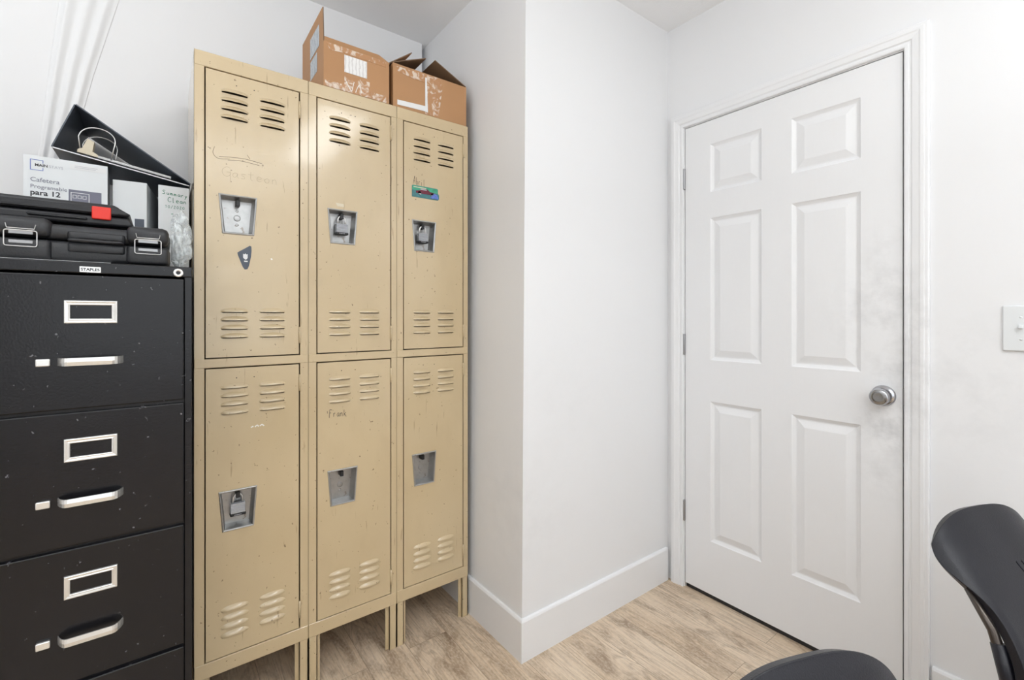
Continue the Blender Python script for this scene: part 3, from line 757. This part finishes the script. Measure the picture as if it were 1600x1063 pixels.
padlock(UNIT[0], (.572, .6925), 'padlock with black bumper on the lower door of the locker beside the filing cabinet')

# ------------------------------------------------------------------ cardboard boxes on the lockers
def panel(bm, pts, th=.003, mi_out=0, mi_in=1, mi_edge=2):
    """thin board from a quad; outside face first in winding"""
    P = [Vector(p) for p in pts]; nn = (P[1]-P[0]).cross(P[2]-P[0]).normalized()
    A = [bm.verts.new(p) for p in P]; Q = [bm.verts.new(p-nn*th) for p in P]; n = len(P)
    bm.faces.new(A).material_index = mi_out; bm.faces.new(Q[::-1]).material_index = mi_in
    for k in range(n): bm.faces.new((A[k], Q[k], Q[(k+1) % n], A[(k+1) % n])).material_index = mi_edge
def cardboard(x0, x1, y0, y1, z0, z1, label, flaps, extra):
    t = thing('cardboard_box', label, 'box', ((x0+x1)/2, (y0+y1)/2, z0), 'open cardboard boxes on top of the lockers')
    bm = B(); k = .003
    box(bm, (x0, y0, z0), (x1, y0+k, z1)); box(bm, (x0, y1-k, z0), (x1, y1, z1)); box(bm, (x0, y0+k, z0), (x0+k, y1-k, z1)); box(bm, (x1-k, y0+k, z0), (x1, y1-k, z1)); box(bm, (x0+k, y0+k, z0), (x1-k, y1-k, z0+k))
    obj('box_body', bm, 'card', t)
    out = []
    for pts in flaps:
        bm = B(); panel(bm, pts); out.append(obj('flap', bm, ['card', 'card_in', 'card_edge'], t))
    extra(t, out)
    return t
Z0 = LT+.0015
def ex1(t, fl):
    y = 1.6095
    bm = B(); prism(bm, [(.433, 2.000), (.652, 2.004), (.650, Z0+.003), (.433, Z0+.003)], 'y', y-.0006, y)
    prism(bm, [(.438, 2.125), (.470, 2.128), (.645, 2.126), (.645, 2.108), (.50, 2.110), (.45, 2.104)], 'y', y-.0006, y)
    prism(bm, [(.497, 2.035), (.585, 2.035), (.585, 2.000), (.497, 2.000)], 'y', y-.0005, y)
    obj('packing_tape', bm, 'tape', t)
    bm = B(); box(bm, (.497, y-.0009, 2.045), (.575, y-.0002, 2.104)); obj('shipping_label', bm, 'ship_label', t)
    bm = B(); strokes(bm, [[(.50, 2.02), (.513, 1.995), (.522, 1.985)], [(.522, 1.985), (.530, 2.02)], [(.535, 1.985), (.548, 2.015), (.556, 1.988)]], y-.0007, .002); obj('pen_mark', bm, 'white_mark', t)
    bm = B(); box(bm, (.4276, 1.66, 2.135), (.4282, 1.78, 2.230)); box(bm, (.4282, 1.69, 2.06), (.4289, 1.78, 2.126))
    obj('printed_label', bm, 'flap_label', fl[0])
bx1 = cardboard(.429, .657, 1.610, 1.900, Z0, 2.129,
    'brown open box with one flap standing straight up, left of the two on the lockers',
    [[(.429, 1.90, 2.129), (.429, 1.612, 2.129), (.427, 1.614, 2.243), (.427, 1.89, 2.243)],
     [(.431, 1.610, 2.129), (.655, 1.610, 2.129), (.622, 1.618, 2.149), (.432, 1.618, 2.149)],
     [(.657, 1.622, 2.1295), (.657, 1.89, 2.1295), (.750, 1.89, 2.199), (.750, 1.617, 2.199)],
     [(.655, 1.90, 2.129), (.433, 1.90, 2.129), (.437, 1.86, 2.137), (.65, 1.86, 2.137)]], ex1)
def ex2(t, fl):
    y = 1.6095
    bm = B()
    prism(bm, [(.684, 2.127), (.73, 2.128), (.79, 2.130), (.86, 2.135), (.875, 2.11), (.866, 2.04), (.855, Z0+.006), (.80, Z0+.003), (.80, 2.10), (.75, 2.10), (.69, 2.110)], 'y', y-.0006, y)
    obj('packing_tape', bm, 'tape', t)
    bm = B(); prism(bm, [(.688, Z0+.028), (.80, Z0+.034), (.80, Z0+.014), (.688, Z0+.010)], 'y', y-.0008, y)
    prism(bm, [(.800, 2.12), (.806, 2.12), (.812, Z0+.012), (.80, Z0+.012)], 'y', y-.0008, y)
    obj('white_label', bm, 'paper', t)
bx2 = cardboard(.672, .983, 1.610, 1.900, Z0, 2.136,
    'wider brown open box with dark upturned flaps, right of the two on the lockers',
    [[(.672, 1.895, 2.140), (.672, 1.612, 2.140), (.806, 1.616, 2.199), (.806, 1.89, 2.199)],
     [(.983, 1.612, 2.140), (.983, 1.895, 2.140), (.846, 1.89, 2.205), (.846, 1.616, 2.205)],
     [(.98, 1.90, 2.140), (.675, 1.90, 2.140), (.70, 1.98, 2.165), (.95, 1.98, 2.165)]], ex2)

# ------------------------------------------------------------------ filing cabinet
FY = 1.400; FX0, FX1 = -.320, .0595; FT = 1.331
cab = thing('filing_cabinet', 'tall black four-drawer metal filing cabinet left of the lockers', 'filing cabinet', ((FX0+FX1)/2, FY+.30, 0))
bm = B()
box(bm, (FX0, FY, .02), (FX0+.016, 2.025, FT-.024), .0015, 1); box(bm, (FX1-.016, FY, .02), (FX1, 2.025, FT-.024), .0015, 1)
box(bm, (FX0, FY-.002, FT-.026), (FX1, 2.025, FT), .003, 2); box(bm, (FX0, 2.020, .02), (FX1, 2.025, FT-.01)); box(bm, (FX0, FY, 0), (FX1, 2.02, .075), .002, 1)
for z in (1.0005, .7005, .4005): box(bm, (FX0+.016, FY+.006, z-.006), (FX1-.016, FY+.03, z+.006))
obj('cabinet_body', bm, 'cab', cab)
def bow(x0, x1, z, y, out=.027, h=.017):
    """arched strip pull: flat bright face, ends curving back to the drawer"""
    bm = B(); n = 24; A = []; t = .003
    for i in range(n+1):
        u_ = i/n; x = x0+(x1-x0)*u_
        e_ = min(u_, 1-u_)/.16; d = out*(1 if e_ >= 1 else math.sin(e_*PI/2)**.8)
        A.append((x, d))
    rows = []
    for (x, d) in A:
        rows.append([bm.verts.new((x, y-d, z-h/2)), bm.verts.new((x, y-d-.0015, z)), bm.verts.new((x, y-d, z+h/2)), bm.verts.new((x, y-d+t, z+h/2)), bm.verts.new((x, y-d+t, z-h/2))])
    for P_, Q_ in zip(rows, rows[1:]):
        for k in range(5):
            f = bm.faces.new((P_[k], P_[(k+1) % 5], Q_[(k+1) % 5], Q_[k])); f.smooth = False
    bm.faces.new(rows[0]); bm.faces.new(rows[-1][::-1]); return bm
for i, zt in enumerate((1.303, .999, .699, .399)):
    zb = (1.0045, .7045, .4045, .085)[i]
    bm = B(); box(bm, (FX0+.018, FY-.004, zb), (FX1-.0165, FY+.55, zt-.002), .003, 3)
    dr = obj('drawer', bm, 'cab', cab)
    yd = FY-.004; zc = zt-.084
    bm = B()
    def rect(m, y): return [(-.1715+m, y, zc-.0255+m), (-.0817-m, y, zc-.0255+m), (-.0817-m, y, zc+.0255-m), (-.1715+m, y, zc+.0255-m)]
    loops = [rect(0, yd), rect(.0008, yd-.0030), rect(.0025, yd-.0036), rect(.0065, yd-.0028), rect(.0085, yd-.0036), rect(.0100, yd-.0030), rect(.0108, yd-.0002)]
    rg = [[bm.verts.new(p) for p in q] for q in loops]
    for A_, Q_ in zip(rg, rg[1:]):
        for k in range(4): bm.faces.new((A_[k], A_[(k+1) % 4], Q_[(k+1) % 4], Q_[k]))
    obj('label_holder', bm, 'bright', dr)
    zh = zt-.1925
    obj('handle', bow(-.181, -.0715, zh, yd), 'bright', dr)
    bm = B(); box(bm, (-.2145, yd-.008, zh-.0085), (-.192, yd, zh+.0075), .002, 2); obj('latch_button', bm, 'bright', dr)
bm = B(); box(bm, (-.1465, FY-.0032, 1.3075), (-.1105, FY-.0018, 1.3205), .0006, 1); pl = obj('nameplate', bm, 'bright', cab)
text('nameplate_lettering', 'STAPLES', .0085, 'ink', pl, front_mtx(-.1285, FY-.0034, 1.3112), bold=.0003, align='CENTER')
bm = B(); lathe(bm, [(0, 0), (.0100, 0), (.0104, .003), (.0092, .0045), (.005, .0045), (.0045, .0025), (0, .0025)], 24, Matrix.Translation((.0315, FY-.002, 1.3155)) @ Matrix.Rotation(PI/2, 4, 'X')); lk = obj('lock', bm, 'bright', cab)
bm = B(); lathe(bm, [(0, 0), (.0042, 0)], 16, Matrix.Translation((.0315, FY-.0049, 1.3155)) @ Matrix.Rotation(PI/2, 4, 'X')); box(bm, (.0308, FY-.0054, 1.3125), (.0322, FY-.0049, 1.3185)); obj('keyhole', bm, 'ink', lk)

# ------------------------------------------------------------------ things on the filing cabinet
# paper sheet under the case
bm = B(); box(bm, (-.30, FY+.012, FT+.0004), (-.095, FY+.28, FT+.0016)); tag(obj('paper_sheet', bm, 'paper'), 'white paper sheet lying flat under the black case with wire latches', 'paper')

def rounded(bm, lo, hi, r, rt, mi=0, seg=4):
    """box with vertical corners of radius r and softened top/bottom edges rt"""
    pts = []
    for (cx, cy, a0) in ((hi[0]-r, hi[1]-r, 0), (lo[0]+r, hi[1]-r, 90), (lo[0]+r, lo[1]+r, 180), (hi[0]-r, lo[1]+r, 270)):
        for k in range(seg+1):
            a = math.radians(a0+90*k/seg); pts.append((cx, cy, math.cos(a), math.sin(a)))
    levels = []
    for k in range(4): a = PI/2*k/3; levels.append((lo[2]+rt*(1-math.sin(a)), rt*(1-math.cos(a))))
    levels = [(lo[2], rt), (lo[2]+rt*.3, rt*.3), (lo[2]+rt, 0), (hi[2]-rt, 0), (hi[2]-rt*.3, rt*.3), (hi[2], rt)]
    rings = []
    for z, ins in levels:
        rings.append([bm.verts.new((cx+c*(r-min(ins, r*.99)), cy+s*(r-min(ins, r*.99)), z)) for cx, cy, c, s in pts])
    n = len(pts)
    for A_, Q_ in zip(rings, rings[1:]):
        for k in range(n):
            f = bm.faces.new((A_[k], A_[(k+1) % n], Q_[(k+1) % n], Q_[k])); f.smooth = True; f.material_index = mi
    bm.faces.new(rings[0][::-1]).material_index = mi; bm.faces.new(rings[-1]).material_index = mi

# lower case with wire latches
cs = thing('tool_case', 'black plastic case with two wire latches, bottom of the stack on the filing cabinet', 'case', (-.17, 1.57, FT+.002))
zb = FT+.002
bm = B(); rounded(bm, (-.345, 1.432, zb), (.0165, 1.70, zb+.046), .028, .010)
for a, b_ in ((-.290, -.195), (-.068, .0135)): rounded(bm, (a, 1.421, zb+.002), (b_, 1.48, zb+.044), .012, .006)
rounded(bm, (-.17, 1.426, zb+.022), (-.07, 1.50, zb+.042), .008, .004)
obj('case_base', bm, 'case', cs)
bm = B(); rounded(bm, (-.345, 1.432, zb+.048), (.0165, 1.70, zb+.083), .028, .012)
for a, b_ in ((-.290, -.195), (-.068, .0135)): rounded(bm, (a, 1.421, zb+.050), (b_, 1.50, zb+.092), .014, .012)
rounded(bm, (-.17, 1.424, zb+.050), (-.07, 1.50, zb+.068), .008, .004)
obj('case_lid', bm, 'case', cs)
bm = B(); tube(bm, [(-.165, 1.424, zb+.047), (-.165, 1.418, zb+.047), (-.16, 1.416, zb+.047), (-.08, 1.416, zb+.047), (-.075, 1.418, zb+.047), (-.075, 1.424, zb+.047)], .004, 8); obj('carry_handle', bm, 'case2', cs)
for a, b_ in ((-.2655, -.2160), (-.0520, -.0020)):
    bm = B(); y = 1.4175; zl, zh = zb+.026, zb+.060
    r = .004; loop = []
    for (cx, cz, a0) in ((b_-r, zh-r, 0), (a+r, zh-r, 90), (a+r, zl+r, 180), (b_-r, zl+r, 270)):
        for k in range(4):
            an = math.radians(a0+30*k); loop.append((cx+r*math.cos(an), y, cz+r*math.sin(an)))
    tube(bm, loop, .0012, 6, closed=True)
    lt = obj('wire_latch', bm, 'steel', cs)
    bm = B(); box(bm, (a+.006, 1.4185, zb+.032), (b_-.006, 1.422, zb+.040), .001, 1); box(bm, (a+.006, 1.4185, zb+.052), (b_-.006, 1.422, zb+.062), .001, 1); obj('latch_hook', bm, 'hinge_dark', lt)
    bm = B(); tube(bm, [(a+.002, 1.4185, zb+.074), (a+.004, 1.4175, zb+.064), (b_-.004, 1.4175, zb+.064), (b_-.002, 1.4185, zb+.074)], .0010, 6); obj('latch_spring', bm, 'steel', lt)
# upper case with red latch
c2 = thing('slim_case', 'slim black plastic case with a red latch, on top of the case with wire latches', 'case', (-.19, 1.60, zb+.0925))
z2 = zb+.0925
bm = B()
def slab(lo, hi, taper, r=.01):
    vs = box(bm, lo, hi, r, 3)
    zt_ = hi[2]
    for v in vs:
        if v.co.x > -.1 and v.co.z > (lo[2]+hi[2])/2: v.co.x -= taper*(v.co.z-lo[2])/(hi[2]-lo[2])
slab((-.345, 1.470, z2), (-.056, 1.715, z2+.024), .008, .007)
obj('case_base', bm, 'case2', c2)
bm = B(); slab((-.345, 1.466, z2+.025), (-.063, 1.715, z2+.052), .026, .008)
for k in range(3): box(bm, (-.34, 1.4655, z2+.030+k*.006), (-.086-k*.006, 1.4675, z2+.0315+k*.006))
obj('case_lid', bm, 'case2', c2)
bm = B(); box(bm, (-.1320, 1.459, z2+.013), (-.0975, 1.4662, z2+.043), .0025, 2); obj('latch', bm, 'red', c2)
bm = B(); box(bm, (-.24, 1.462, z2+.010), (-.14, 1.470, z2+.016), .002, 1); obj('carry_handle', bm, 'case2', c2)
# cable end trailing from the slim case
bm = B(); tube(bm, [(-.05, 1.70, z2+.010), (-.035, 1.69, z2+.004), (-.015, 1.66, z2-.004), (.0, 1.62, z2-.0055)], .002, 8); tag(obj('thin_cable', bm, 'black_rubber'), 'short thin black cable beside the slim case with the red latch', 'cable')

# coffee maker carton
cb = thing('coffee_maker_box', 'white printed coffee maker carton standing behind the black cases', 'box', (-.205, 1.82, FT))
ang = math.radians(2.5)
R0 = Matrix.Translation((-.2895, 1.7330, 0)) @ Matrix.Rotation(ang, 4, 'Z')
Wc, Dc, Hc = .166, .180, .3030
bm = B(); k = .003
for lo, hi in (((0, 0, 0), (Wc, k, Hc)), ((0, Dc-k, 0), (Wc, Dc, Hc)), ((0, k, 0), (k, Dc-k, Hc)), ((Wc-k, k, 0), (Wc, Dc-k, Hc)), ((k, k, 0), (Wc-k, Dc-k, k))):
    box(bm, (lo[0], lo[1], lo[2]+FT), (hi[0], hi[1], hi[2]+FT), mat=R0)
obj('box_body', bm, 'binder_white', cb)
bm = B(); panel(bm, [R0 @ Vector(p) for p in ((.002, .004, FT+Hc), (Wc-.002, .004, FT+Hc), (Wc-.002, .10, FT+Hc+.0005), (.002, .10, FT+Hc+.0075))], .002); fl = obj('flap', bm, ['card', 'card_in', 'card_edge'], cb)
def onbox(x, z): return R0 @ Matrix.Translation((x, -.0004, FT+z)) @ Matrix.Rotation(PI/2, 4, 'X')
bm = B(); s_ = .0012; lx0, lx1, lz0, lz1 = .0125, .0370, Hc-.0385, Hc-.0105
for lo, hi in (((lx0, lz0), (lx0+s_, lz1)), ((lx1-s_, lz0), (lx1, lz0+.008)), ((lx1-s_, lz1-.008), (lx1, lz1)), ((lx0, lz0), (lx1, lz0+s_)), ((lx0, lz1-s_), (lx1, lz1))):
    box(bm, (lo[0], -.0006, FT+lo[1]), (hi[0], 0, FT+hi[1]), mat=R0)
obj('square_logo', bm, 'ink_blue', cb)
text('printed_word', 'MAIN', .0100, 'ink', cb, onbox(.0210, Hc-.0275), bold=.0002)
text('printed_word', 'STAYS', .0100, 'ink_light', cb, onbox(.0475, Hc-.0275))
text('printed_word', 'Cafetera', .0160, 'ink_grey', cb, onbox(.0125, Hc-.0685))
text('printed_word', 'Programable', .0139, 'ink_grey', cb, onbox(.0125, Hc-.0860))
text('printed_word', 'para 12', .0190, 'ink', cb, onbox(.0125, Hc-.1035), bold=.0004)
bm = B()
box(bm, (.086, -.0006, FT+Hc-.150), (.153, 0, FT+Hc-.078), .0, mat=R0, mi=0)
def fr(x0, z0, x1, z1, w_):
    for lo, hi in (((x0, z0), (x0+w_, z1)), ((x1-w_, z0), (x1, z1)), ((x0, z0), (x1, z0+w_)), ((x0, z1-w_), (x1, z1))): box(bm, (lo[0], -.0009, FT+lo[1]), (hi[0], 0, FT+hi[1]), mat=R0, mi=1)
fr(.090, Hc-.125, .128, Hc-.085, .0015)
for q in range(3): fr(.094+q*.010, Hc-.101, .102+q*.010, Hc-.092, .001)
obj('coffee_maker_picture', bm, ['ink_grey', 'paper'], cb)
bm = B(); box(bm, (.088, -.0006, FT+Hc-.022), (.163, 0, FT+Hc-.008), mat=R0, mi=0)
for q in range(2): box(bm, (.098, -.0009, FT+Hc-.0125-q*.004), (.145-q*.004, 0, FT+Hc-.0115-q*.004), mat=R0, mi=1)
obj('sticker', bm, ['paper', 'ink_light'], cb)

# binders standing behind the cases
def binder(x0, y0, ang, wd, dp, h, mat, label, group=None):
    t = thing('ring_binder', label, 'binder', (x0+wd/2, y0+dp/2, FT), group)
    R = Matrix.Translation((x0, y0, FT)) @ Matrix.Rotation(ang, 4, 'Z')
    bm = B(); box(bm, (0, 0, 0), (wd, .003, h), .0008, 1, mat=R); box(bm, (0, .003, 0), (.003, dp, h), .0008, 1, mat=R); box(bm, (wd-.003, .003, 0), (wd, dp, h), .0008, 1, mat=R)
    obj('cover', bm, mat, t)
    bm = B(); box(bm, (.005, .02, .006), (wd-.005, dp-.01, h-.012), mat=R); obj('paper_stack', bm, 'paper', t)
    return t, R
b1, R1 = binder(-.1140, 1.7600, math.radians(-6.5), .078, .245, .2735, 'binder_white', 'white binder standing between the coffee maker carton and the green-lettered binder')
bm = B(); box(bm, (.050, -.0008, .015), (.072, .0002, .165), mat=R1); obj('spine_label', bm, 'binder_black', b1)
b2, R2 = binder(-.0095, 1.7500, 0, .0760, .262, .274, 'binder_white', 'white binder with green handwriting on its spine, beside the tan lockers')
bm = B()
hand(bm, 'Summary', .000, FT+.248, .0105, .012, 1.7498, .0014, slope=-.08)
hand(bm, 'Clean', .013, FT+.226, .0110, .014, 1.7498, .0014, slope=-.04)
hand(bm, '10/2020', .006, FT+.207, .0085, .008, 1.7498, .0010)
strokes(bm, [[(.022, FT+.189), (.026, FT+.190)]], 1.7498, .002)
obj('handwriting', bm, 'ink_green', b2)

# big dark ring binder lying on top, seen end-on as a wedge
lb = thing('ring_binder', 'large dark ring binder lying gaping open like a wedge on top of the other binders', 'binder', (-.08, 1.85, 1.62))
Pt = Vector((.067, 1.745, 1.6140)); Pa = Vector((-.2365, 1.745, 1.6680)); Pc = Vector((-.191, 1.745, 1.793))
dv = Vector((0, .29, 0.0))
def sheet(bm, a, b_, d, th, mo=0, mi_=0):
    n_ = (b_-a).cross(d).normalized()*th
    vs = [a, b_, b_+d, a+d]; A = [bm.verts.new(v) for v in vs]; Q = [bm.verts.new(v+n_) for v in vs]
    bm.faces.new(A).material_index = mo; bm.faces.new(Q[::-1]).material_index = mo
    for k in range(4): bm.faces.new((A[k], Q[k], Q[(k+1) % 4], A[(k+1) % 4])).material_index = mi_
bm = B(); sheet(bm, Pt, Pa, dv, .003, 0, 1); obj('lower_cover', bm, ['binder_black', 'binder_white'], lb)
bm = B(); sheet(bm, Pa+Vector((0, 0, .0)), Pc, dv, .003); obj('spine', bm, 'binder_black', lb)
bm = B(); sheet(bm, Pc, Pt+Vector((.002, 0, .004)), dv, .003); obj('upper_cover', bm, 'binder_black', lb)
up = (Pa-Pt).cross(dv).normalized();  up = up if up.z > 0 else -up
al = (Pt-Pa).normalized()
bm = B()
for q in range(3):
    base = Pa+al*(.06)+up*(.006+q*.0022)+Vector((0, .006, 0)); sheet(bm, base, base+al*.20, Vector((0, .26, 0)), .0016)
obj('paper_stack', bm, 'paper', lb)
bm = B()  # ring mechanism: cream lever and base rail
def loc(u_, v_, y_): return Pa+al*u_+up*v_+Vector((0, y_, 0))
A = [loc(.048, .006, .004), loc(.092, .006, .004), loc(.090, .013, .004), loc(.078, .018, .004), loc(.077, .046, .004), loc(.062, .050, .004), loc(.056, .020, .004), loc(.048, .014, .004)]
f1 = [bm.verts.new(p) for p in A]; f2 = [bm.verts.new(p+Vector((0, .03, 0))) for p in A]; bm.faces.new(f1); bm.faces.new(f2[::-1])
for k in range(len(A)): bm.faces.new((f1[k], f2[k], f2[(k+1) % len(A)], f1[(k+1) % len(A)]))
lev = obj('ring_mechanism', bm, 'cream', lb)
for yy, hh in ((.002, .098), (.085, .098)):
    bm = B(); pts = []
    for k in range(17):
        a = PI*k/16; pts.append(loc(.0815-.0385*math.cos(a)+.004*math.sin(a), .050+(hh-.060)*math.sin(a)**.8, yy+.004))
    pts = [loc(.054, .010, yy+.004)]+pts+[loc(.120, .010, yy+.004)]
    tube(bm, pts, .0016, 8); obj('ring', bm, 'steel', lb)

# crumpled clear bag
def bag():
    bm = B(); bmesh.ops.create_icosphere(bm, subdivisions=5, radius=1)
    for v in bm.verts:
        p = v.co.copy(); nz_ = noise.noise(p*2.0+Vector((3, 1, 7)))*.35+noise.noise(p*5)*.20+noise.noise(p*11)*.06
        r_ = 1+nz_; w_ = 1.0-.25*max(p.z, 0)
        v.co = Vector((p.x*.027*r_*w_, p.y*.045*r_*w_, p.z*.074*(1+nz_*.35)))
        v.co += Vector((.037, 1.52, FT+.082))
        v.co.z = max(v.co.z, FT+.0015); v.co.x = min(max(v.co.x, .0185), .0665)
    for f in bm.faces: f.smooth = True
    return bm
tag(obj('plastic_bag', bag(), 'bag'), 'crumpled clear plastic bag in front of the green-lettered binder', 'plastic bag')

# white moulding board leaning behind the carton
def strip():
    bm = B(); rows = []
    N = 48
    for z, x0, x1 in ((FT+.002, -.352, -.300), (1.60, -.322, -.256), (1.77, -.304, -.226), (2.0, -.284, -.180), (2.22, -.262, -.128), (2.44, -.240, -.076)):
        row = []
        for k in range(N+1):
            q = k/N; rib = .5-.5*math.cos(2*PI*q*3); h = .0008+.0105*(.25+.75*rib)*(1-.25*q)*min(1, smooth(0, .16, q), smooth(0, .22, 1-q))
            row.append(bm.verts.new((x0+(x1-x0)*q, 2.0456-h, z)))
        rows.append(row)
    back = [[bm.verts.new((v.co.x, 2.0458, v.co.z)) for v in (r[0], r[-1])] for r in rows]
    for i in range(len(rows)-1):
        for k in range(N):
            f = bm.faces.new((rows[i][k], rows[i][k+1], rows[i+1][k+1], rows[i+1][k])); f.smooth = True
        bm.faces.new((back[i][0], rows[i][0], rows[i+1][0], back[i+1][0])); bm.faces.new((rows[i][-1], back[i][1], back[i+1][1], rows[i+1][-1])); bm.faces.new((back[i][1], back[i][0], back[i+1][0], back[i+1][1]))
    bm.faces.new([rows[0][k] for k in range(N, -1, -1)]+[back[0][0], back[0][1]]); bm.faces.new(rows[-1]+[back[-1][1], back[-1][0]])
    return bm
tag(obj('ridged_strip', strip(), 'wall'), 'long white softly ridged strip leaning up the back wall behind the coffee maker carton', 'wall strip')

# ------------------------------------------------------------------ chairs

def make_chair(label, loc, rz):
    t = thing('shell_chair', label, 'chair', (0, 0, 0), 'black plastic chairs in the lower right')
    # local frame: sitter faces -y; backrest top at z=.82
    def back_pt(u_, v_):
        """u -1..1 across, v 0..1 up"""
        zz = .764-.36*(1-v_)
        hw = .193-.036*smooth(.2, .8, v_)
        c = max(0, abs(u_)-.06)/.94
        zz -= (.050*c**2.7+.016*c**9)*smooth(.5, 1.0, v_)
        x = u_*(hw+.007*smooth(.55, .8, v_))*(1-.05*max(0, (v_-.80)/.20)**2.2)
        y = .03*v_+.150*smooth(.30, 1.05, v_)-.006*u_*u_
        e_ = max(smooth(.89, 1.0, abs(u_)), smooth(.94, 1.0, v_))
        y += .004*e_*e_; zz -= .003*smooth(.6, 1.0, v_)
        return Vector((x, y, zz))
    NU, NV = 96, 72
    slots = []
    for k in range(-4, 5):
        slots.append(((k+(.5 if k<0 else -.5 if k>0 else 9))*.095-.045*0, .11, .72-.07*(abs(k)-1)))
    bm = B(); vg = [[bm.verts.new(back_pt(-1+2*i/NU, j/NV)) for j in range(NV+1)] for i in range(NU+1)]
    for i in range(NU):
        uc = -1+2*(i+.5)/NU
        for j in range(NV):
            vc = (j+.5)/NV
            if any(abs(uc-s[0]) < .0115 and s[1] < vc < s[2] for s in slots): continue
            f = bm.faces.new((vg[i][j], vg[i+1][j], vg[i+1][j+1], vg[i][j+1])); f.smooth = True
    for v in [v for v in bm.verts if not v.link_faces]: bm.verts.remove(v)
    o = obj('backrest', bm, 'chair', t)
    md = o.modifiers.new('thick', 'SOLIDIFY'); md.thickness = .019; md.offset = 0
    bv = o.modifiers.new('soft_edge', 'BEVEL'); bv.width = .004; bv.segments = 3; bv.limit_method = 'ANGLE'; bv.angle_limit = math.radians(50); bv.harden_normals = True
    # seat
    def seat_pt(u_, v_):
        """v 0 rear .. 1 front"""
        y = .0-.42*v_; hw = .19+.035*math.sin(min(1, v_*1.2)*PI/2)
        cr = max(0, abs(u_)-.6)/.4
        y += .05*(cr**2)*smooth(.7, 1, v_)
        zz = .412+.018*(abs(u_)**3)-.035*smooth(.75, 1.05, v_)-.006*math.sin(v_*PI)
        return Vector((u_*hw*(1-.12*smooth(.85, 1, v_)), y, zz))
    bm = B(); vg = [[bm.verts.new(seat_pt(-1+2*i/32, j/32)) for j in range(33)] for i in range(33)]
    for i in range(32):
        for j in range(32):
            f = bm.faces.new((vg[i][j], vg[i+1][j], vg[i+1][j+1], vg[i][j+1])); f.smooth = True
    o = obj('seat', bm, 'chair', t); md = o.modifiers.new('thick', 'SOLIDIFY'); md.thickness = .010; md.offset = 0
    for s in (-1, 1):
        bm = B()
        tube(bm, [(s*.150, -.06, .392), (s*.172, -.005, .395), (s*.180, .020, .43), (s*.180, .029, .50), (s*.173, .058, .58), (s*.162, .106, .635)], [.011, .011, .011, .010, .009, .006], 10)
        up_ = obj('back_support', bm, 'bronze', t)
        bm = B(); tube(bm, [(s*.180, .019, .425), (s*.180, .029, .50), (s*.175, .049, .56)], [.0145, .0145, .012], 10); obj('sleeve', bm, 'chair', up_)
        for (a, b_) in (((s*.16, -.06, .392), (s*.215, .10, .010)), ((s*.17, -.36, .385), (s*.215, -.42, .010))):
            bm = B(); tube(bm, [a, tuple((a[k]+b_[k])/2 for k in range(3)), (b_[0], b_[1], .010)], .010, 10); lg = obj('leg', bm, 'bronze', t)
    bm = B()
    for s in (-1, 1): tube(bm, [(s*.16, -.06, .392), (s*.17, -.36, .385)], .009, 8)
    for y_ in (-.07, -.35): tube(bm, [(-.165, y_, .389), (.165, y_, .389)], .009, 8)
    obj('seat_frame', bm, 'bronze', t)
    t.location = loc; t.rotation_euler = (0, 0, rz)
    return t
ch = make_chair('black plastic shell chair at the right edge, nearer the door and light switch', (1.4704, .0452, 0), -.3615)
def dup(root, loc, label):
    r = root.copy(); COL.objects.link(r); r.location = loc; r['label'] = label
    for c_ in list(root.children):
        d = c_.copy(); COL.objects.link(d); d.parent = r
        for g_ in list(c_.children):
            e_ = g_.copy(); COL.objects.link(e_); e_.parent = d
    return r
dup(ch, (.6059, .0893, 0), 'black plastic shell chair at the bottom edge, only its curved top showing')
